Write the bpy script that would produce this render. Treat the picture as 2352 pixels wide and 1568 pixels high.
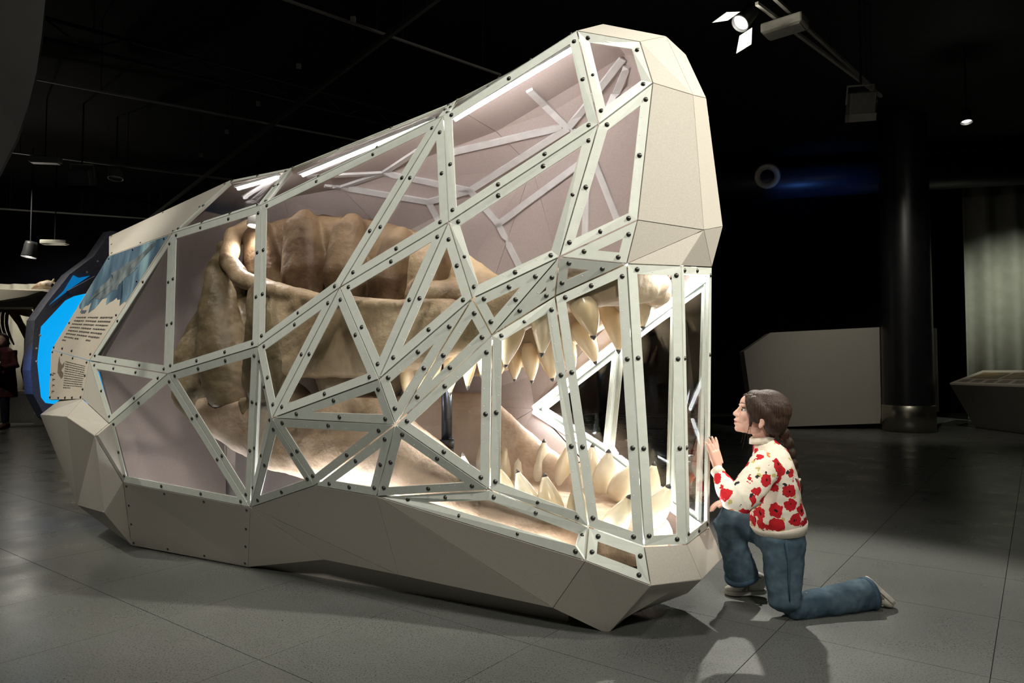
import bpy, bmesh, math, random
import numpy as np
from mathutils import Vector, Matrix, Quaternion, noise
from mathutils.bvhtree import BVHTree
for o in list(bpy.data.objects): bpy.data.objects.remove(o)
scene = bpy.context.scene
C = scene.collection
R = math.radians
random.seed(7)

# ---------------------------------------------------------------- camera
FPX, CX, CY, YH, HC = 1600.0, 1176.0, 784.0, 850.0, 1.02
PITCH = math.atan((YH-CY)/FPX)
cam_d = bpy.data.cameras.new('camera'); cam = bpy.data.objects.new('camera', cam_d); C.objects.link(cam)
cam.location = (0, 0, HC); cam.rotation_euler = (R(90)+PITCH, 0, 0)
cam_d.sensor_width = 36.0; cam_d.lens = FPX/2352*36.0; cam_d.clip_end = 100
scene.camera = cam

# ---------------------------------------------------------------- world, ceiling spots and added fill lamps
scene.view_settings.view_transform = 'Standard'; scene.view_settings.look = 'None'
scene.view_settings.gamma = 1; scene.view_settings.use_curve_mapping = False
scene.view_settings.exposure = 0.0
world = bpy.data.worlds.new('world'); scene.world = world; world.use_nodes = True
world.node_tree.nodes['Background'].inputs[0].default_value = (.55, .6, .75, 1)
world.node_tree.nodes['Background'].inputs[1].default_value = .004

def spot(name, loc, target, power, size=40, blend=.5, col=(1, .95, .86), rad=.05):
    d = bpy.data.lights.new(name, 'SPOT'); o = bpy.data.objects.new(name, d); C.objects.link(o)
    d.energy = power; d.spot_size = R(size); d.spot_blend = blend; d.color = col; d.shadow_soft_size = rad
    o.location = loc
    o.rotation_euler = (Vector(target)-Vector(loc)).to_track_quat('-Z', 'Y').to_euler()
    return o
spot('spot_behind', (2.08, 6.4, 4.2), (1.0, 2.5, .0), 1300, 46, .6, rad=.07)
spot('spot_front_right', (4.4, 1.3, 4.4), (.9, 2.9, 1.7), 1500, 26, .7, (1, .94, .82), .12)
spot('spot_snout_top', (1.9, .4, 4.7), (.7, 2.8, 2.0), 220, 36, .8, (1, .94, .82), .15)
spot('fill_over_front', (-.1, .9, 4.9), (.1, 2.75, 1.4), 380, 60, .9, (1, .95, .86), .25)  # added soft fill for the near side frames, not a known fixture
spot('fill_over_left', (-2.6, 1.8, 4.9), (-2.2, 3.7, 1.0), 230, 60, .9, (1, .94, .84), .25)  # added soft fill over the left part of the case
spot('fill_behind_camera', (.6, -2.8, 4.7), (-.3, 3.0, .2), 620, 52, .9, (1, .94, .85), .3)  # unseen lamp added to brighten the lower boards and floor from the front
spot('spot_back_left', (-4.9, 3.4, 4.6), (-2.6, 4.25, 1.5), 620, 26, .8, (1, .93, .8), .1)
spot('spot_far_right', (4.75, 8.2, 4.6), (6.6, 12.2, .5), 190, 66, .9, (1, .93, .8))
spot('spot_curtain_right', (9.6, 11.2, 4.6), (10.4, 14.0, 1.2), 260, 76, .9, (.95, 1, .84))
spot('spot_far_left', (-9.6, 12.4, 4.9), (-10.4, 15.3, 1.2), 420, 80, .8, (1, .95, .82))
spot('fill_left_hall', (-9.3, 9.2, 4.9), (-8.9, 12.1, .9), 110, 30, .8, (1, .95, .85))  # weak lamp added to lift the visitor out of black
spot('spot_blue_duct', (5.2, 11.2, 2.6), (6.0, 13.4, 4.4), 90, 46, .9, (.1, .3, 1))

# ---------------------------------------------------------------- helpers
cP, sP = math.cos(PITCH), math.sin(PITCH)
def ray(px, py):
    x, y = (px-CX)/FPX, (CY-py)/FPX
    return Vector((x, cP-sP*y, sP+cP*y))
CAM = Vector((0, 0, HC))
def atz(px, py, z=0.0): d = ray(px, py); return CAM+d*((z-HC)/d.z)
def aty(px, py, y): d = ray(px, py); return CAM+d*(y/d.y)
# the head-shaped case: a = metres back from the snout, b = metres across (far side +), z = height
TH = R(29)
FWD = Vector((math.cos(TH), -math.sin(TH), 0)); LAT = Vector((math.sin(TH), math.cos(TH), 0))
ORG = Vector((.7635, 2.81, 0))
def W(a, b, z): v = ORG-FWD*a+LAT*b; return Vector((v.x, v.y, z))
def L(p): r = Vector(p)-ORG; return (-r.dot(FWD), r.dot(LAT), p[2])
def atb(px, py, b): d = ray(px, py); return CAM+d*((b-(CAM-ORG).dot(LAT))/d.dot(LAT))
def ata(px, py, a): d = ray(px, py); return CAM+d*((-a-(CAM-ORG).dot(FWD))/d.dot(FWD))
def mirror(p): a, b, z = L(p); return W(a, -b, z)

def tag(o, label=None, cat=None, group=None, kind=None):
    if label: o['label'] = label
    if cat: o['category'] = cat
    if group: o['group'] = group
    if kind: o['kind'] = kind
    return o
def attach(o, parent):
    if parent is not None:
        o.parent = parent
        o.matrix_parent_inverse = Matrix.Translation(parent.location).inverted() if parent.type == 'EMPTY' else Matrix.Identity(4)
def thing(name, loc, label, cat, group=None):
    o = bpy.data.objects.new(name, None); C.objects.link(o); o.location = loc; o.empty_display_size = .1
    return tag(o, label, cat, group)
def mobj(name, verts, faces, mat, parent=None, smooth=False):
    me = bpy.data.meshes.new(name); me.from_pydata([tuple(v) for v in verts], [], [tuple(f) for f in faces])
    me.update(); me.materials.append(mat)
    if smooth:
        for p in me.polygons: p.use_smooth = True
    o = bpy.data.objects.new(name, me); C.objects.link(o); attach(o, parent); return o
def fixn(o):
    bm = bmesh.new(); bm.from_mesh(o.data); bmesh.ops.recalc_face_normals(bm, faces=bm.faces[:]); bm.to_mesh(o.data); bm.free(); return o
class MB:
    def __init__(s): s.v = []; s.f = []
    def add(s, v, f):
        n = len(s.v); s.v += [Vector(q) for q in v]; s.f += [tuple(i+n for i in q) for q in f]; return s
    def prism(s, poly, off0, off1):
        n = len(poly); off0, off1 = Vector(off0), Vector(off1)
        v = [Vector(p)+off0 for p in poly]+[Vector(p)+off1 for p in poly]
        f = [tuple(range(n)), tuple(range(2*n-1, n-1, -1))]+[(i, n+i, n+(i+1) % n, (i+1) % n) for i in range(n)]
        return s.add(v, f)
    def box(s, c, size, rot=None):
        c = Vector(c); h = Vector(size)/2; m = rot if rot is not None else Matrix.Identity(3)
        v = [c+m@Vector((x*h.x, y*h.y, z*h.z)) for x in (-1, 1) for y in (-1, 1) for z in (-1, 1)]
        return s.add(v, [(0, 1, 3, 2), (4, 6, 7, 5), (0, 4, 5, 1), (2, 3, 7, 6), (0, 2, 6, 4), (1, 5, 7, 3)])
    def beam(s, p, q, w, h, up=(0, 0, 1)):
        p, q = Vector(p), Vector(q); d = q-p; ln = d.length; d.normalize(); u = Vector(up); u = (u-d*u.dot(d))
        if u.length < 1e-4: u = Vector((1, 0, 0)); u = u-d*u.dot(d)
        u.normalize(); r = d.cross(u)
        return s.box((p+q)/2, (ln, w, h), Matrix((d, r, u)).transposed())
    def tube(s, pts, rad, n=10, cap=True):
        pts = [Vector(p) for p in pts]; k = len(pts); rad = rad if isinstance(rad, (list, tuple)) else [rad]*k
        v = []; f = []; u = None
        for i in range(k):
            d = (pts[min(i+1, k-1)]-pts[max(i-1, 0)]).normalized()
            if u is None: u = Vector((0, 0, 1)) if abs(d.z) < .9 else Vector((1, 0, 0))
            u = (u-d*u.dot(d)).normalized(); r = d.cross(u)
            v += [pts[i]+(u*math.cos(2*math.pi*j/n)+r*math.sin(2*math.pi*j/n))*rad[i] for j in range(n)]
        for i in range(k-1):
            for j in range(n): f.append((i*n+j, i*n+(j+1) % n, (i+1)*n+(j+1) % n, (i+1)*n+j))
        if cap: f += [tuple(range(n-1, -1, -1)), tuple(range((k-1)*n, k*n))]
        return s.add(v, f)
    def lathe(s, prof, c=(0, 0, 0), n=24, axis=(0, 0, 1)):
        q = Vector((0, 0, 1)).rotation_difference(Vector(axis).normalized()); c = Vector(c); k = len(prof)
        v = [c+q@Vector((r*math.cos(2*math.pi*j/n), r*math.sin(2*math.pi*j/n), z)) for r, z in prof for j in range(n)]
        f = [(i*n+j, i*n+(j+1) % n, (i+1)*n+(j+1) % n, (i+1)*n+j) for i in range(k-1) for j in range(n)]
        return s.add(v, f)
    def build(s, name, mat, parent=None, smooth=False): return fixn(mobj(name, s.v, s.f, mat, parent, smooth))

# ---------------------------------------------------------------- materials
def newmat(name):
    m = bpy.data.materials.new(name); m.use_nodes = True; return m, m.node_tree, m.node_tree.nodes['Principled BSDF']
def speck(name, c1, c2, scale=60, rough=.7, bump=0.0, bscale=80, detail=4, spec=.5, metal=0, c3=None, scale3=3, coords='Object'):
    m, t, b = newmat(name); N = t.nodes; K = t.links
    tc = N.new('ShaderNodeTexCoord'); n = N.new('ShaderNodeTexNoise'); n.inputs['Scale'].default_value = scale; n.inputs['Detail'].default_value = detail
    K.new(tc.outputs[coords], n.inputs['Vector'])
    r = N.new('ShaderNodeValToRGB'); r.color_ramp.elements[0].position = .35; r.color_ramp.elements[1].position = .65
    r.color_ramp.elements[0].color = (*c1, 1); r.color_ramp.elements[1].color = (*c2, 1); K.new(n.outputs['Fac'], r.inputs['Fac'])
    out = r.outputs['Color']
    if c3:
        n3 = N.new('ShaderNodeTexNoise'); n3.inputs['Scale'].default_value = scale3; n3.inputs['Detail'].default_value = 3; K.new(tc.outputs[coords], n3.inputs['Vector'])
        r3 = N.new('ShaderNodeValToRGB'); r3.color_ramp.elements[0].position = .42; r3.color_ramp.elements[1].position = .66; K.new(n3.outputs['Fac'], r3.inputs['Fac'])
        mx = N.new('ShaderNodeMix'); mx.data_type = 'RGBA'; K.new(r3.outputs['Color'], mx.inputs['Factor']); K.new(out, mx.inputs['A']); mx.inputs['B'].default_value = (*c3, 1); out = mx.outputs['Result']
    K.new(out, b.inputs['Base Color']); b.inputs['Roughness'].default_value = rough; b.inputs['Metallic'].default_value = metal; b.inputs['Specular IOR Level'].default_value = spec
    if bump:
        n2 = N.new('ShaderNodeTexNoise'); n2.inputs['Scale'].default_value = bscale; n2.inputs['Detail'].default_value = 6; K.new(tc.outputs[coords], n2.inputs['Vector'])
        bp = N.new('ShaderNodeBump'); bp.inputs['Strength'].default_value = bump; bp.inputs['Distance'].default_value = .01; K.new(n2.outputs['Fac'], bp.inputs['Height']); K.new(bp.outputs['Normal'], b.inputs['Normal'])
    return m
def emit(name, col, s, base=(.8, .8, .8)):
    m, t, b = newmat(name); b.inputs['Base Color'].default_value = (*base, 1); b.inputs['Emission Color'].default_value = (*col, 1); b.inputs['Emission Strength'].default_value = s; return m
def glassmat(name, tint=(.97, .975, .97), ior=1.45, rough=0.0):
    m, t, b = newmat(name); N = t.nodes; K = t.links; N.remove(b); o = N['Material Output']
    tr = N.new('ShaderNodeBsdfTransparent'); tr.inputs[0].default_value = (*tint, 1)
    gl = N.new('ShaderNodeBsdfGlossy'); gl.inputs['Roughness'].default_value = rough; gl.inputs['Color'].default_value = (.9, .9, .9, 1)
    lw = N.new('ShaderNodeLayerWeight'); lw.inputs['Blend'].default_value = .5; pw = N.new('ShaderNodeMath'); pw.operation = 'POWER'; pw.inputs[1].default_value = 5
    fr = N.new('ShaderNodeMath'); fr.operation = 'MULTIPLY_ADD'; fr.inputs[1].default_value = .75; fr.inputs[2].default_value = .035
    K.new(lw.outputs['Facing'], pw.inputs[0]); K.new(pw.outputs[0], fr.inputs[0]); mx = N.new('ShaderNodeMixShader')
    K.new(fr.outputs[0], mx.inputs[0]); K.new(tr.outputs[0], mx.inputs[1]); K.new(gl.outputs[0], mx.inputs[2]); K.new(mx.outputs[0], o.inputs[0]); return m
M = {}
M['board'] = speck('recycled_board', (.45, .425, .37), (.49, .465, .41), 160, .75, .03, 300, 6, .3)
M['frame'] = speck('sage_painted_metal', (.58, .62, .56), (.62, .66, .60), 30, .42)
M['bolt'] = speck('dark_bolt_metal', (.045, .045, .04), (.07, .068, .06), 200, .3, spec=.6, metal=.6)
M['glass'] = glassmat('clear_acrylic')
M['led'] = emit('led_tube', (.95, .97, 1.0), 34)
M['ledtop'] = emit('led_tube_bright', (1.0, .93, .91), 120)
M['leddim'] = emit('led_tube_dim', (1.0, .93, .88), 9)
M['ledback'] = emit('led_tube_soft', (1.0, .93, .91), 48)
M['board_lit'] = speck('board_pink_lit', (.47, .40, .38), (.52, .445, .42), 160, .75, .03, 300, 6, .3)  # same board as outside, the warm pinkish light inside put into its colour
M['ledbody'] = speck('led_channel_white', (.7, .7, .7), (.78, .78, .78), 20, .4)
M['black'] = speck('black_paint', (.008, .008, .01), (.012, .012, .014), 8, .8, spec=.2)
M['darkmetal'] = speck('dark_metal', (.02, .02, .022), (.03, .03, .032), 20, .5)
M['greymetal'] = speck('grey_metal', (.30, .30, .27), (.36, .35, .31), 30, .5, metal=.2)
# ================================================================ THE ROOM
def floor_mat():
    m, t, b = newmat('speckled_linoleum'); N = t.nodes; K = t.links
    g = N.new('ShaderNodeNewGeometry')
    def noi(s, d): n = N.new('ShaderNodeTexNoise'); n.inputs['Scale'].default_value = s; n.inputs['Detail'].default_value = d; K.new(g.outputs['Position'], n.inputs['Vector']); return n
    def ramp(src, p0, c0, p1, c1): r = N.new('ShaderNodeValToRGB'); e = r.color_ramp.elements; e[0].position = p0; e[0].color = (*c0, 1); e[1].position = p1; e[1].color = (*c1, 1); K.new(src, r.inputs['Fac']); return r
    base = ramp(noi(1.2, 4).outputs['Fac'], .3, (.118, .126, .116), .7, (.155, .162, .148))
    sp = ramp(noi(150, 2).outputs['Fac'], .34, (0, 0, 0), .46, (1, 1, 1))
    mx = N.new('ShaderNodeMix'); mx.data_type = 'RGBA'; K.new(sp.outputs['Color'], mx.inputs['Factor']); mx.inputs['A'].default_value = (.045, .045, .045, 1); K.new(base.outputs['Color'], mx.inputs['B'])
    sp2 = ramp(noi(190, 2).outputs['Fac'], .62, (0, 0, 0), .72, (1, 1, 1))
    m2 = N.new('ShaderNodeMix'); m2.data_type = 'RGBA'; K.new(sp2.outputs['Color'], m2.inputs['Factor']); K.new(mx.outputs['Result'], m2.inputs['A']); m2.inputs['B'].default_value = (.2, .21, .2, 1)
    K.new(m2.outputs['Result'], b.inputs['Base Color'])
    rr = ramp(noi(2.5, 5).outputs['Fac'], .3, (.24, .24, .24), .7, (.36, .36, .36)); K.new(rr.outputs['Color'], b.inputs['Roughness']); b.inputs['Specular IOR Level'].default_value = .45
    return m
M['floor'] = floor_mat()
M['joint'] = speck('floor_joint', (.03, .03, .028), (.04, .04, .038), 30, .7)
XL, XR, YB, YF, ZC = -16.0, 16.0, 16.6, -4.0, 5.3
fl = mobj('floor', [(XL, YF, -.004), (XR, YF, -.004), (XR, YB, -.004), (XL, YB, -.004)], [(0, 1, 2, 3)], M['joint']); tag(fl, kind='structure')
# linoleum tiles, laid on the diagonal of the room: each one a piece of the floor
T = .69; AX = R(53); ex = Vector((math.cos(AX), math.sin(AX), 0)); ey = Vector((-math.sin(AX), math.cos(AX), 0))
g = .0016
tile_me = None
def tile_at(i, j):
    global tile_me
    c = ex*(1.46+(i+.5)*T)+ey*(.33+(j+.5)*T-.18)
    c = Vector((c.x, c.y, 0))
    if tile_me is None:
        h = T/2-g
        mb = MB(); mb.prism([(-h, -h, 0), (h, -h, 0), (h, h, 0), (-h, h, 0)], (0, 0, -.004), (0, 0, 0))
        o = mb.build('floor_tile', M['floor'], fl); tile_me = o.data
    else:
        o = bpy.data.objects.new('floor_tile', tile_me); C.objects.link(o); attach(o, fl)
    o.location = c; o.rotation_euler = (0, 0, AX)
cand = []
for i in range(-30, 40):
    for j in range(-40, 30):
        c = ex*(1.46+(i+.5)*T)+ey*(.33+(j+.5)*T-.18)
        near = c.y > 1.9 and abs(c.x) < c.y*.74+.75
        if near: cand.append((c.y, i, j))
cand.sort()
used = set()
for _, i, j in cand[:300]: tile_at(i, j); used.add((i, j))
# the rest of the floor, too far away to tell the tiles apart or out of view
mb = MB(); h = T/2-g
for i in range(-30, 40):
    for j in range(-40, 30):
        if (i, j) in used: continue
        c = ex*(1.46+(i+.5)*T)+ey*(.33+(j+.5)*T-.18)
        if XL+.6 < c.x < XR-.6 and YF+.6 < c.y < YB-.1:
            mb.add([c+ex*x*h+ey*y*h for x, y in ((-1, -1), (1, -1), (1, 1), (-1, 1))], [(0, 1, 2, 3)])
o = mb.build('floor_tile_field', M['floor'], fl); tag(o, kind='stuff')
def wall(name, quad): return tag(fixn(mobj(name, quad, [(0, 1, 2, 3)], M['wall'])), kind='structure')
M['wall'] = speck('midnight_blue_wall', (.006, .007, .011), (.009, .010, .015), 3, .9, spec=.1)
wall('wall_back', [(XL, YB, 0), (XR, YB, 0), (XR, YB, ZC), (XL, YB, ZC)])
wall('wall_left', [(XL, YF, 0), (XL, YB, 0), (XL, YB, ZC), (XL, YF, ZC)])
wall('wall_right', [(XR, YF, 0), (XR, YB, 0), (XR, YB, ZC), (XR, YF, ZC)])
wall('wall_front', [(XL, YF, 0), (XR, YF, 0), (XR, YF, ZC), (XL, YF, ZC)])
ce = mobj('ceiling', [(XL, YF, ZC), (XR, YF, ZC), (XR, YB, ZC), (XL, YB, ZC)], [(0, 1, 2, 3)], M['black']); tag(ce, kind='structure')
# ================================================================ THE HEAD-SHAPED DISPLAY CASE
case = thing('display_case', ORG, 'giant faceted reptile head display case of board panels and bolted clear panes', 'display case')
PX = dict(E0=(395,535,-.47),E1=(600,470,-.5),E2=(1018,265,-.42),E3=(1325,70,-.3),E4=(1470,95,-.25),
 R0=(528,414,-.2),R1=(665,386,-.2),R2=(1038,235,-.2),R3=(1385,55,-.14),R4=(1530,83,-.13),
 a=(205,828,-.45),b=(385,858,-.57),c=(592,795,-.6),d=(780,660,-.6),e=(1030,510,-.52),f=(1085,685,-.55),g=(1375,285,-.36),h=(1285,590,-.42),
 i=(1440,605,-.28),j=(1500,190,-.24),k=(1465,505,-.27),l=(1130,770,-.5),m=(1275,680,-.38),n=(870,870,-.66),o=(625,960,-.66),p=(908,975,-.62),
 q=(575,1165,-.47),r=(723,1115,-.55),s=(865,1140,-.54),t=(1125,1125,-.47),u=(1352,1210,-.36),N=(1480,1255,-.28),x=(1345,1288,-.4),P=(1495,1345,-.3),
 v=(250,972,-.55),w=(283,1108,-.5),
 Mt=(1565,610,-.16),Ft=(1635,613,.16),Mb=(1578,1250,-.17),Fb=(1630,1210,.17),
 M1=(1592,218,-.13),F1=(1622,225,.03),M2=(1617,528,-.15),F2=(1660,520,.13),F0=(1575,125,.08),
 Q=(1612,1330,-.19),S=(1660,1280,.19),
 IA=(250,543,-.16),IB=(250,587,-.32),IC=(118,803,-.36),ID=(112,918,-.36),IE=(190,916,-.5),
 JA=(92,952,-.40),JC=(150,908,-.42),JE=(153,957,-.6),JF=(217,1000,-.66),JG=(240,1178,-.56),JH=(178,1160,-.36),
 B1=(302,1252,-.33),B2=(570,1302,-.30),B3=(745,1285,-.36),B4=(915,1320,-.36),B6=(1270,1396,-.34),Bz=(1395,1456,-.22))
V = {k: atb(*v) for k, v in PX.items()}
def flat(k, p, q, r):                     # slide corner k along its sight line into the plane of three others, so that the board lies flat
    n = (V[q]-V[p]).cross(V[r]-V[p]); d = ray(PX[k][0], PX[k][1]); V[k] = CAM+d*(n.dot(V[p]-CAM)/n.dot(d))
flat('M2', 'j', 'k', 'M1'); flat('Q', 'N', 'Mb', 'P'); flat('S', 'Mb', 'Fb', 'Q'); flat('IC', 'IB', 'E0', 'a'); flat('ID', 'IC', 'a', 'IE'); flat('IA', 'IB', 'E0', 'R0'); flat('F2', 'M1', 'F1', 'M2')
def nrm(poly):
    n = Vector()
    for i in range(len(poly)): n += (poly[i]-poly[0]).cross(poly[(i+1) % len(poly)]-poly[0])
    return n.normalized()
def outward(poly):
    c = sum(poly, Vector())/len(poly); a, b, z = L(c); n = nrm(poly)
    ref = c-W(max(a, .45), 0, min(max(z, .8), 1.5))
    return n if n.dot(ref) > 0 else -n
def inset(poly, d, n):
    k = len(poly); out = []
    c = sum(poly, Vector())/k
    for i in range(k):
        p, q, r = poly[i-1], poly[i], poly[(i+1) % k]
        e1, e2 = (q-p).normalized(), (r-q).normalized()
        i1 = n.cross(e1); i2 = n.cross(e2)
        if i1.dot(c-q) < 0: i1 = -i1
        if i2.dot(c-q) < 0: i2 = -i2
        s = i1+i2; s = s/max(1e-4, s.dot(i1)); 
        if s.length > 6: s = s*(6/s.length)
        out.append(q+s*d)
    return out
bolt_me = None
def bolt(p, n, parent, sc=.78):
    global bolt_me
    if bolt_me is None:
        mb = MB(); mb.lathe([(0, .0075), (.005, .0068), (.0085, .0035), (.0095, .001), (.0125, .0008), (.0125, -.002)], n=10)
        o = mb.build('bolt', M['bolt'], parent, True); bolt_me = o.data
    else:
        o = bpy.data.objects.new('bolt', bolt_me); C.objects.link(o); attach(o, parent)
    o.location = p; o.rotation_mode = 'QUATERNION'; o.rotation_quaternion = n.to_track_quat('Z', 'Y'); o.scale = (sc, sc, sc)
FW = .036
def pane(poly, fw=FW, bolts=True, lip=.022, label=None):
    n = outward(poly); k = len(poly)
    P0 = inset(poly, .003, n); P1 = inset(poly, .003+fw, n)
    gl = MB().prism(inset(poly, .006, n), n*-.004, n*-.009).build('glass_pane', M['glass'], case)
    if label: gl['label'] = label
    riv = MB()
    for i in range(k):
        j = (i+1) % k; mb = MB()
        mb.prism([P0[i], P0[j], P1[j], P1[i]], n*-.0035, Vector())
        q0, q1 = P0[i].lerp(P0[j], .02), P0[j].lerp(P0[i], .02); inw = (P1[i]-P0[i]); 
        e = (q1-q0).normalized(); iw = n.cross(e); iw = iw if iw.dot(sum(poly, Vector())/k-q0) > 0 else -iw
        mb.prism([q0+iw*.001, q1+iw*.001, q1+iw*.005, q0+iw*.005], n*-.0035, n*-lip)
        mb.build('frame_strip', M['frame'], gl)
        c0, c1 = P0[i].lerp(P1[i], .72), P0[j].lerp(P1[j], .72); ln_ = (c1-c0).length
        for t in range(1, int(ln_/.07)):
            c = c0.lerp(c1, t*.07/ln_); t1 = e*.0022; t2 = n.cross(e)*.0022; riv.add([c+t1, c+t2, c-t1, c-t2, c+n*.0012], [(0, 1, 4), (1, 2, 4), (2, 3, 4), (3, 0, 4)])
        if bolts:
            ln = (P0[j]-P0[i]).length
            A, B = (P0[i]+P1[i])/2, (P0[j]+P1[j])/2; D = (B-A).length
            if D > .62: ts = (1/3, 2/3)
            elif D > .24: ts = (.5,)
            else: ts = ()
            for t in ts: bolt(A.lerp(B, t), n, gl)
            bolt(A.lerp(B, min(.3, .018/max(D, .02))), n, gl)
    if riv.v: tag(riv.build('rivets', M['ledbody'], gl), kind='stuff')
    return gl
def panel(poly, th=.018, mat='board', name='board_panel', gap=.0015, bolts=None):
    n = outward(poly)
    o = MB().prism(inset(poly, gap, n), Vector(), n*-th).build(name, M[mat], case)
    return o, n
near_panes = ['E0 E1 c b', 'E0 b a', 'E1 E2 d c', 'E2 e d', 'E2 E3 g e', 'E3 E4 j g', 'g j k h', 'e g h f', 'd e n', 'e f n', 'c d o', 'd n o', 'o n p', 'n f p', 'f l p',
  'f h l', 'h m l', 'h i m', 'h k i', 'b c q', 'a b v', 'b q w v', 'c o q', 'o q r', 'o p r', 'p r s', 'p t s', 's t u x', 'u N P x', 'p l t', 'l m u t', 'm i N u']
mouth = ['p l t', 'l m u t', 'm i N u']
for s in near_panes: pane([V[k] for k in s.split()])
pane([V['i'], V['Mt'], V['Mb'], V['N']]); pane([V['Mt'], V['Ft'], V['Fb'], V['Mb']], .03)
for s in ('E0 R0 R1 E1', 'E1 R1 R2 E2', 'E2 R2 R3 E3'): pane([V[k] for k in s.split()], .022)
# far side: board panels with the mouth glazed like the near side
Vm = {k: mirror(p) for k, p in V.items()}
fm = dict(p=Vm['p'], U=atb(1424, 790, .44), T=atb(1628, 638, .22), D=atb(1612, 1206, .2), L=atb(1398, 1046, .5), U2=atb(1556, 692, .27), L2=atb(1545, 1164, .27))
pane([fm[k] for k in 'pUL']); pane([fm['U'], fm['U2'], fm['L2'], fm['L']]); pane([fm['U2'], fm['T'], fm['D'], fm['L2']], .03)
solid_far = [s for s in near_panes if s not in mouth]
far_polys = [[Vm[k] for k in s.split()] for s in solid_far]
roof = ['IA R0', 'R0 R1', 'R1 R2', 'R2 R3', 'R3 R4']
far_polys += [[Vm['p'], Vm['l'], fm['U']], [Vm['l'], Vm['m'], fm['U']], [Vm['m'], Vm['i'], fm['U2'], fm['U']], [Vm['i'], V['Ft'], fm['T'], fm['U2']], [Vm['p'], fm['L'], Vm['t']], [fm['L'], fm['L2'], Vm['u'], Vm['t']], [fm['L2'], fm['D'], Vm['N'], Vm['u']]]
far_polys += [[Vm[k] for k in s.split()] for s in ('E0 R0 R1 E1', 'E1 R1 R2 E2', 'E2 R2 R3 E3', 'E3 R3 R4 E4', 'E4 R4 M1 j', 'j M1 M2 k', 'k M2 i',
   'w q B2 B1', 'q r s B4', 'q B4 B3', 'q B3 B2', 's B6 B4', 's x B6', 'x P Bz B6', 'a v IE', 'IB E0 a IC', 'IA R0 E0 IB', 'IC a IE ID', 'v w B1 IE', 'IE B1 JH ID')]
far_polys += [[V[p], V[q], Vm[q], Vm[p]] for p, q in (s.split() for s in roof)]
far_objs = [panel(poly, mat='board_lit')[0] for poly in far_polys]
# near side board panels
front = ['E3 R3 R4 E4', 'E4 R4 M1 j', 'R4 F0 F1 M1', 'j M1 M2 k', 'M1 F1 F2 M2', 'k M2 i', 'i M2 Mt', 'Mt M2 Ft', 'M2 F2 Ft', 'N Mb Q P', 'Mb Fb S Q',
  'IA R0 E0 IB', 'a v IE', 'JA JC IE JE', 'JE IE v JF', 'JF v w', 'JF w JG', 'w B1 JG', 'JG B1 JH', 'JA JE JF JG JH', 'w q B2 B1', 'q r s B4', 'q B4 B3', 'q B3 B2', 's B6 B4', 's x B6', 'x P Bz B6']
for s in front:
    poly = [V[k] for k in s.split()]; o, n = panel(poly)
    if s in ('w q B2 B1', 'IA R0 E0 IB', 'N Mb Q P'):
        r_ = inset(poly, .022, n)
        for i in range(4):
            for t in ((0, .34, .67) if s[0] == 'w' else (0, .5)) if s[0] != 'N' else (): bolt(r_[i].lerp(r_[(i+1) % 4], t), n, o, .6)
# underside of the lower jaw and the front of the base
F_ = lambda n, dz=0, b=None: W(L(V[n])[0], L(V[n])[1] if b is None else b, dz)
Bz, Bzm = V['Bz'], Vm['Bz']
panel([V['P'], V['Q'], W(L(V['Bz'])[0]-.02, .0, .0), Bz]); panel([V['Q'], V['S'], W(.12, .2, .06), W(L(V['Bz'])[0]-.02, .0, .0)])
panel([Vm['P'], V['S'], W(.12, .2, .06), Vm['Bz']]); panel([V['S'], Vm['P'], Vm['N'], V['Fb']])
for p, q in (('B1', 'B2'), ('B2', 'B3'), ('B3', 'B4'), ('B4', 'B6'), ('B6', 'Bz')): panel([V[p], V[q], Vm[q], Vm[p]])
base = [W(.5, -.2, 0), W(2.3, -.26, 0), W(3.3, -.24, 0), W(3.3, .24, 0), W(2.3, .26, 0), W(.5, .2, 0)]
mb = MB(); mb.prism(base, (0, 0, 0), (0, 0, .16)); mb.build('plinth', M['board'], case)
# floor of the case inside
fl_pts = [V[k]+Vector((0, 0, -.02)) for k in ('Q',)]
near_rim = ['P', 'x', 's', 'q', 'w', 'JH']; 
inner = [W(L(V[k])[0]+.05, L(V[k])[1]*.55, .2) for k in near_rim]; inner = inner+[mirror(p) for p in reversed(inner)]
MB().prism(inner, (0, 0, 0), (0, 0, -.02)).build('case_floor', M['board'], case)
# LED bars along the lips and under the crown
def led(p, q, n_in, r=.011, mat='led'):
    p, q = Vector(p), Vector(q); n_in = Vector(n_in).normalized()
    mb = MB(); mb.beam(p-n_in*.014, q-n_in*.014, .036, .012, n_in)
    b = mb.build('led_bar', M['ledbody'], case)
    MB().tube([p.lerp(q, .02), q.lerp(p, .02)], r, 8).build('led_tube', M[mat], b)
def inw(k, d=.06, dz=0.0, src=V):
    a, b, z = L(src[k]); s = 1 if b < 0 else -1
    return W(a+.02, b+s*d, z+dz)
up = [inw(k, .11, .02) for k in 'plmi']; lo = [inw(k, .085, -.01) for k in 'ptuN']
for ch, nz in ((up, -1), (lo, 1)):
    for p, q in zip(ch, ch[1:]): led(p.lerp(q, .03), q.lerp(p, .03), LAT*.5+Vector((0, 0, nz)))
for k, m_, dd, dz in (('w', 'q', .03, .01), ('q', 'r', .03, .015), ('r', 's', .03, .015), ('s', 'x', .03, .02)): led(inw(k, dd, dz), inw(m_, dd, dz), LAT+Vector((0, 0, 1)), .008, 'leddim' if k == 's' else 'led')
sh = -LAT*.05
for p, q, nz in (('p', 'U', -1), ('U', 'T', -1), ('p', 'L', 1), ('L', 'D', 1)):
    led(fm[p].lerp(fm[q], .01)+sh, fm[q].lerp(fm[p], .01)+sh, -LAT+Vector((0, 0, nz*.4)), .015)
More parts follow.
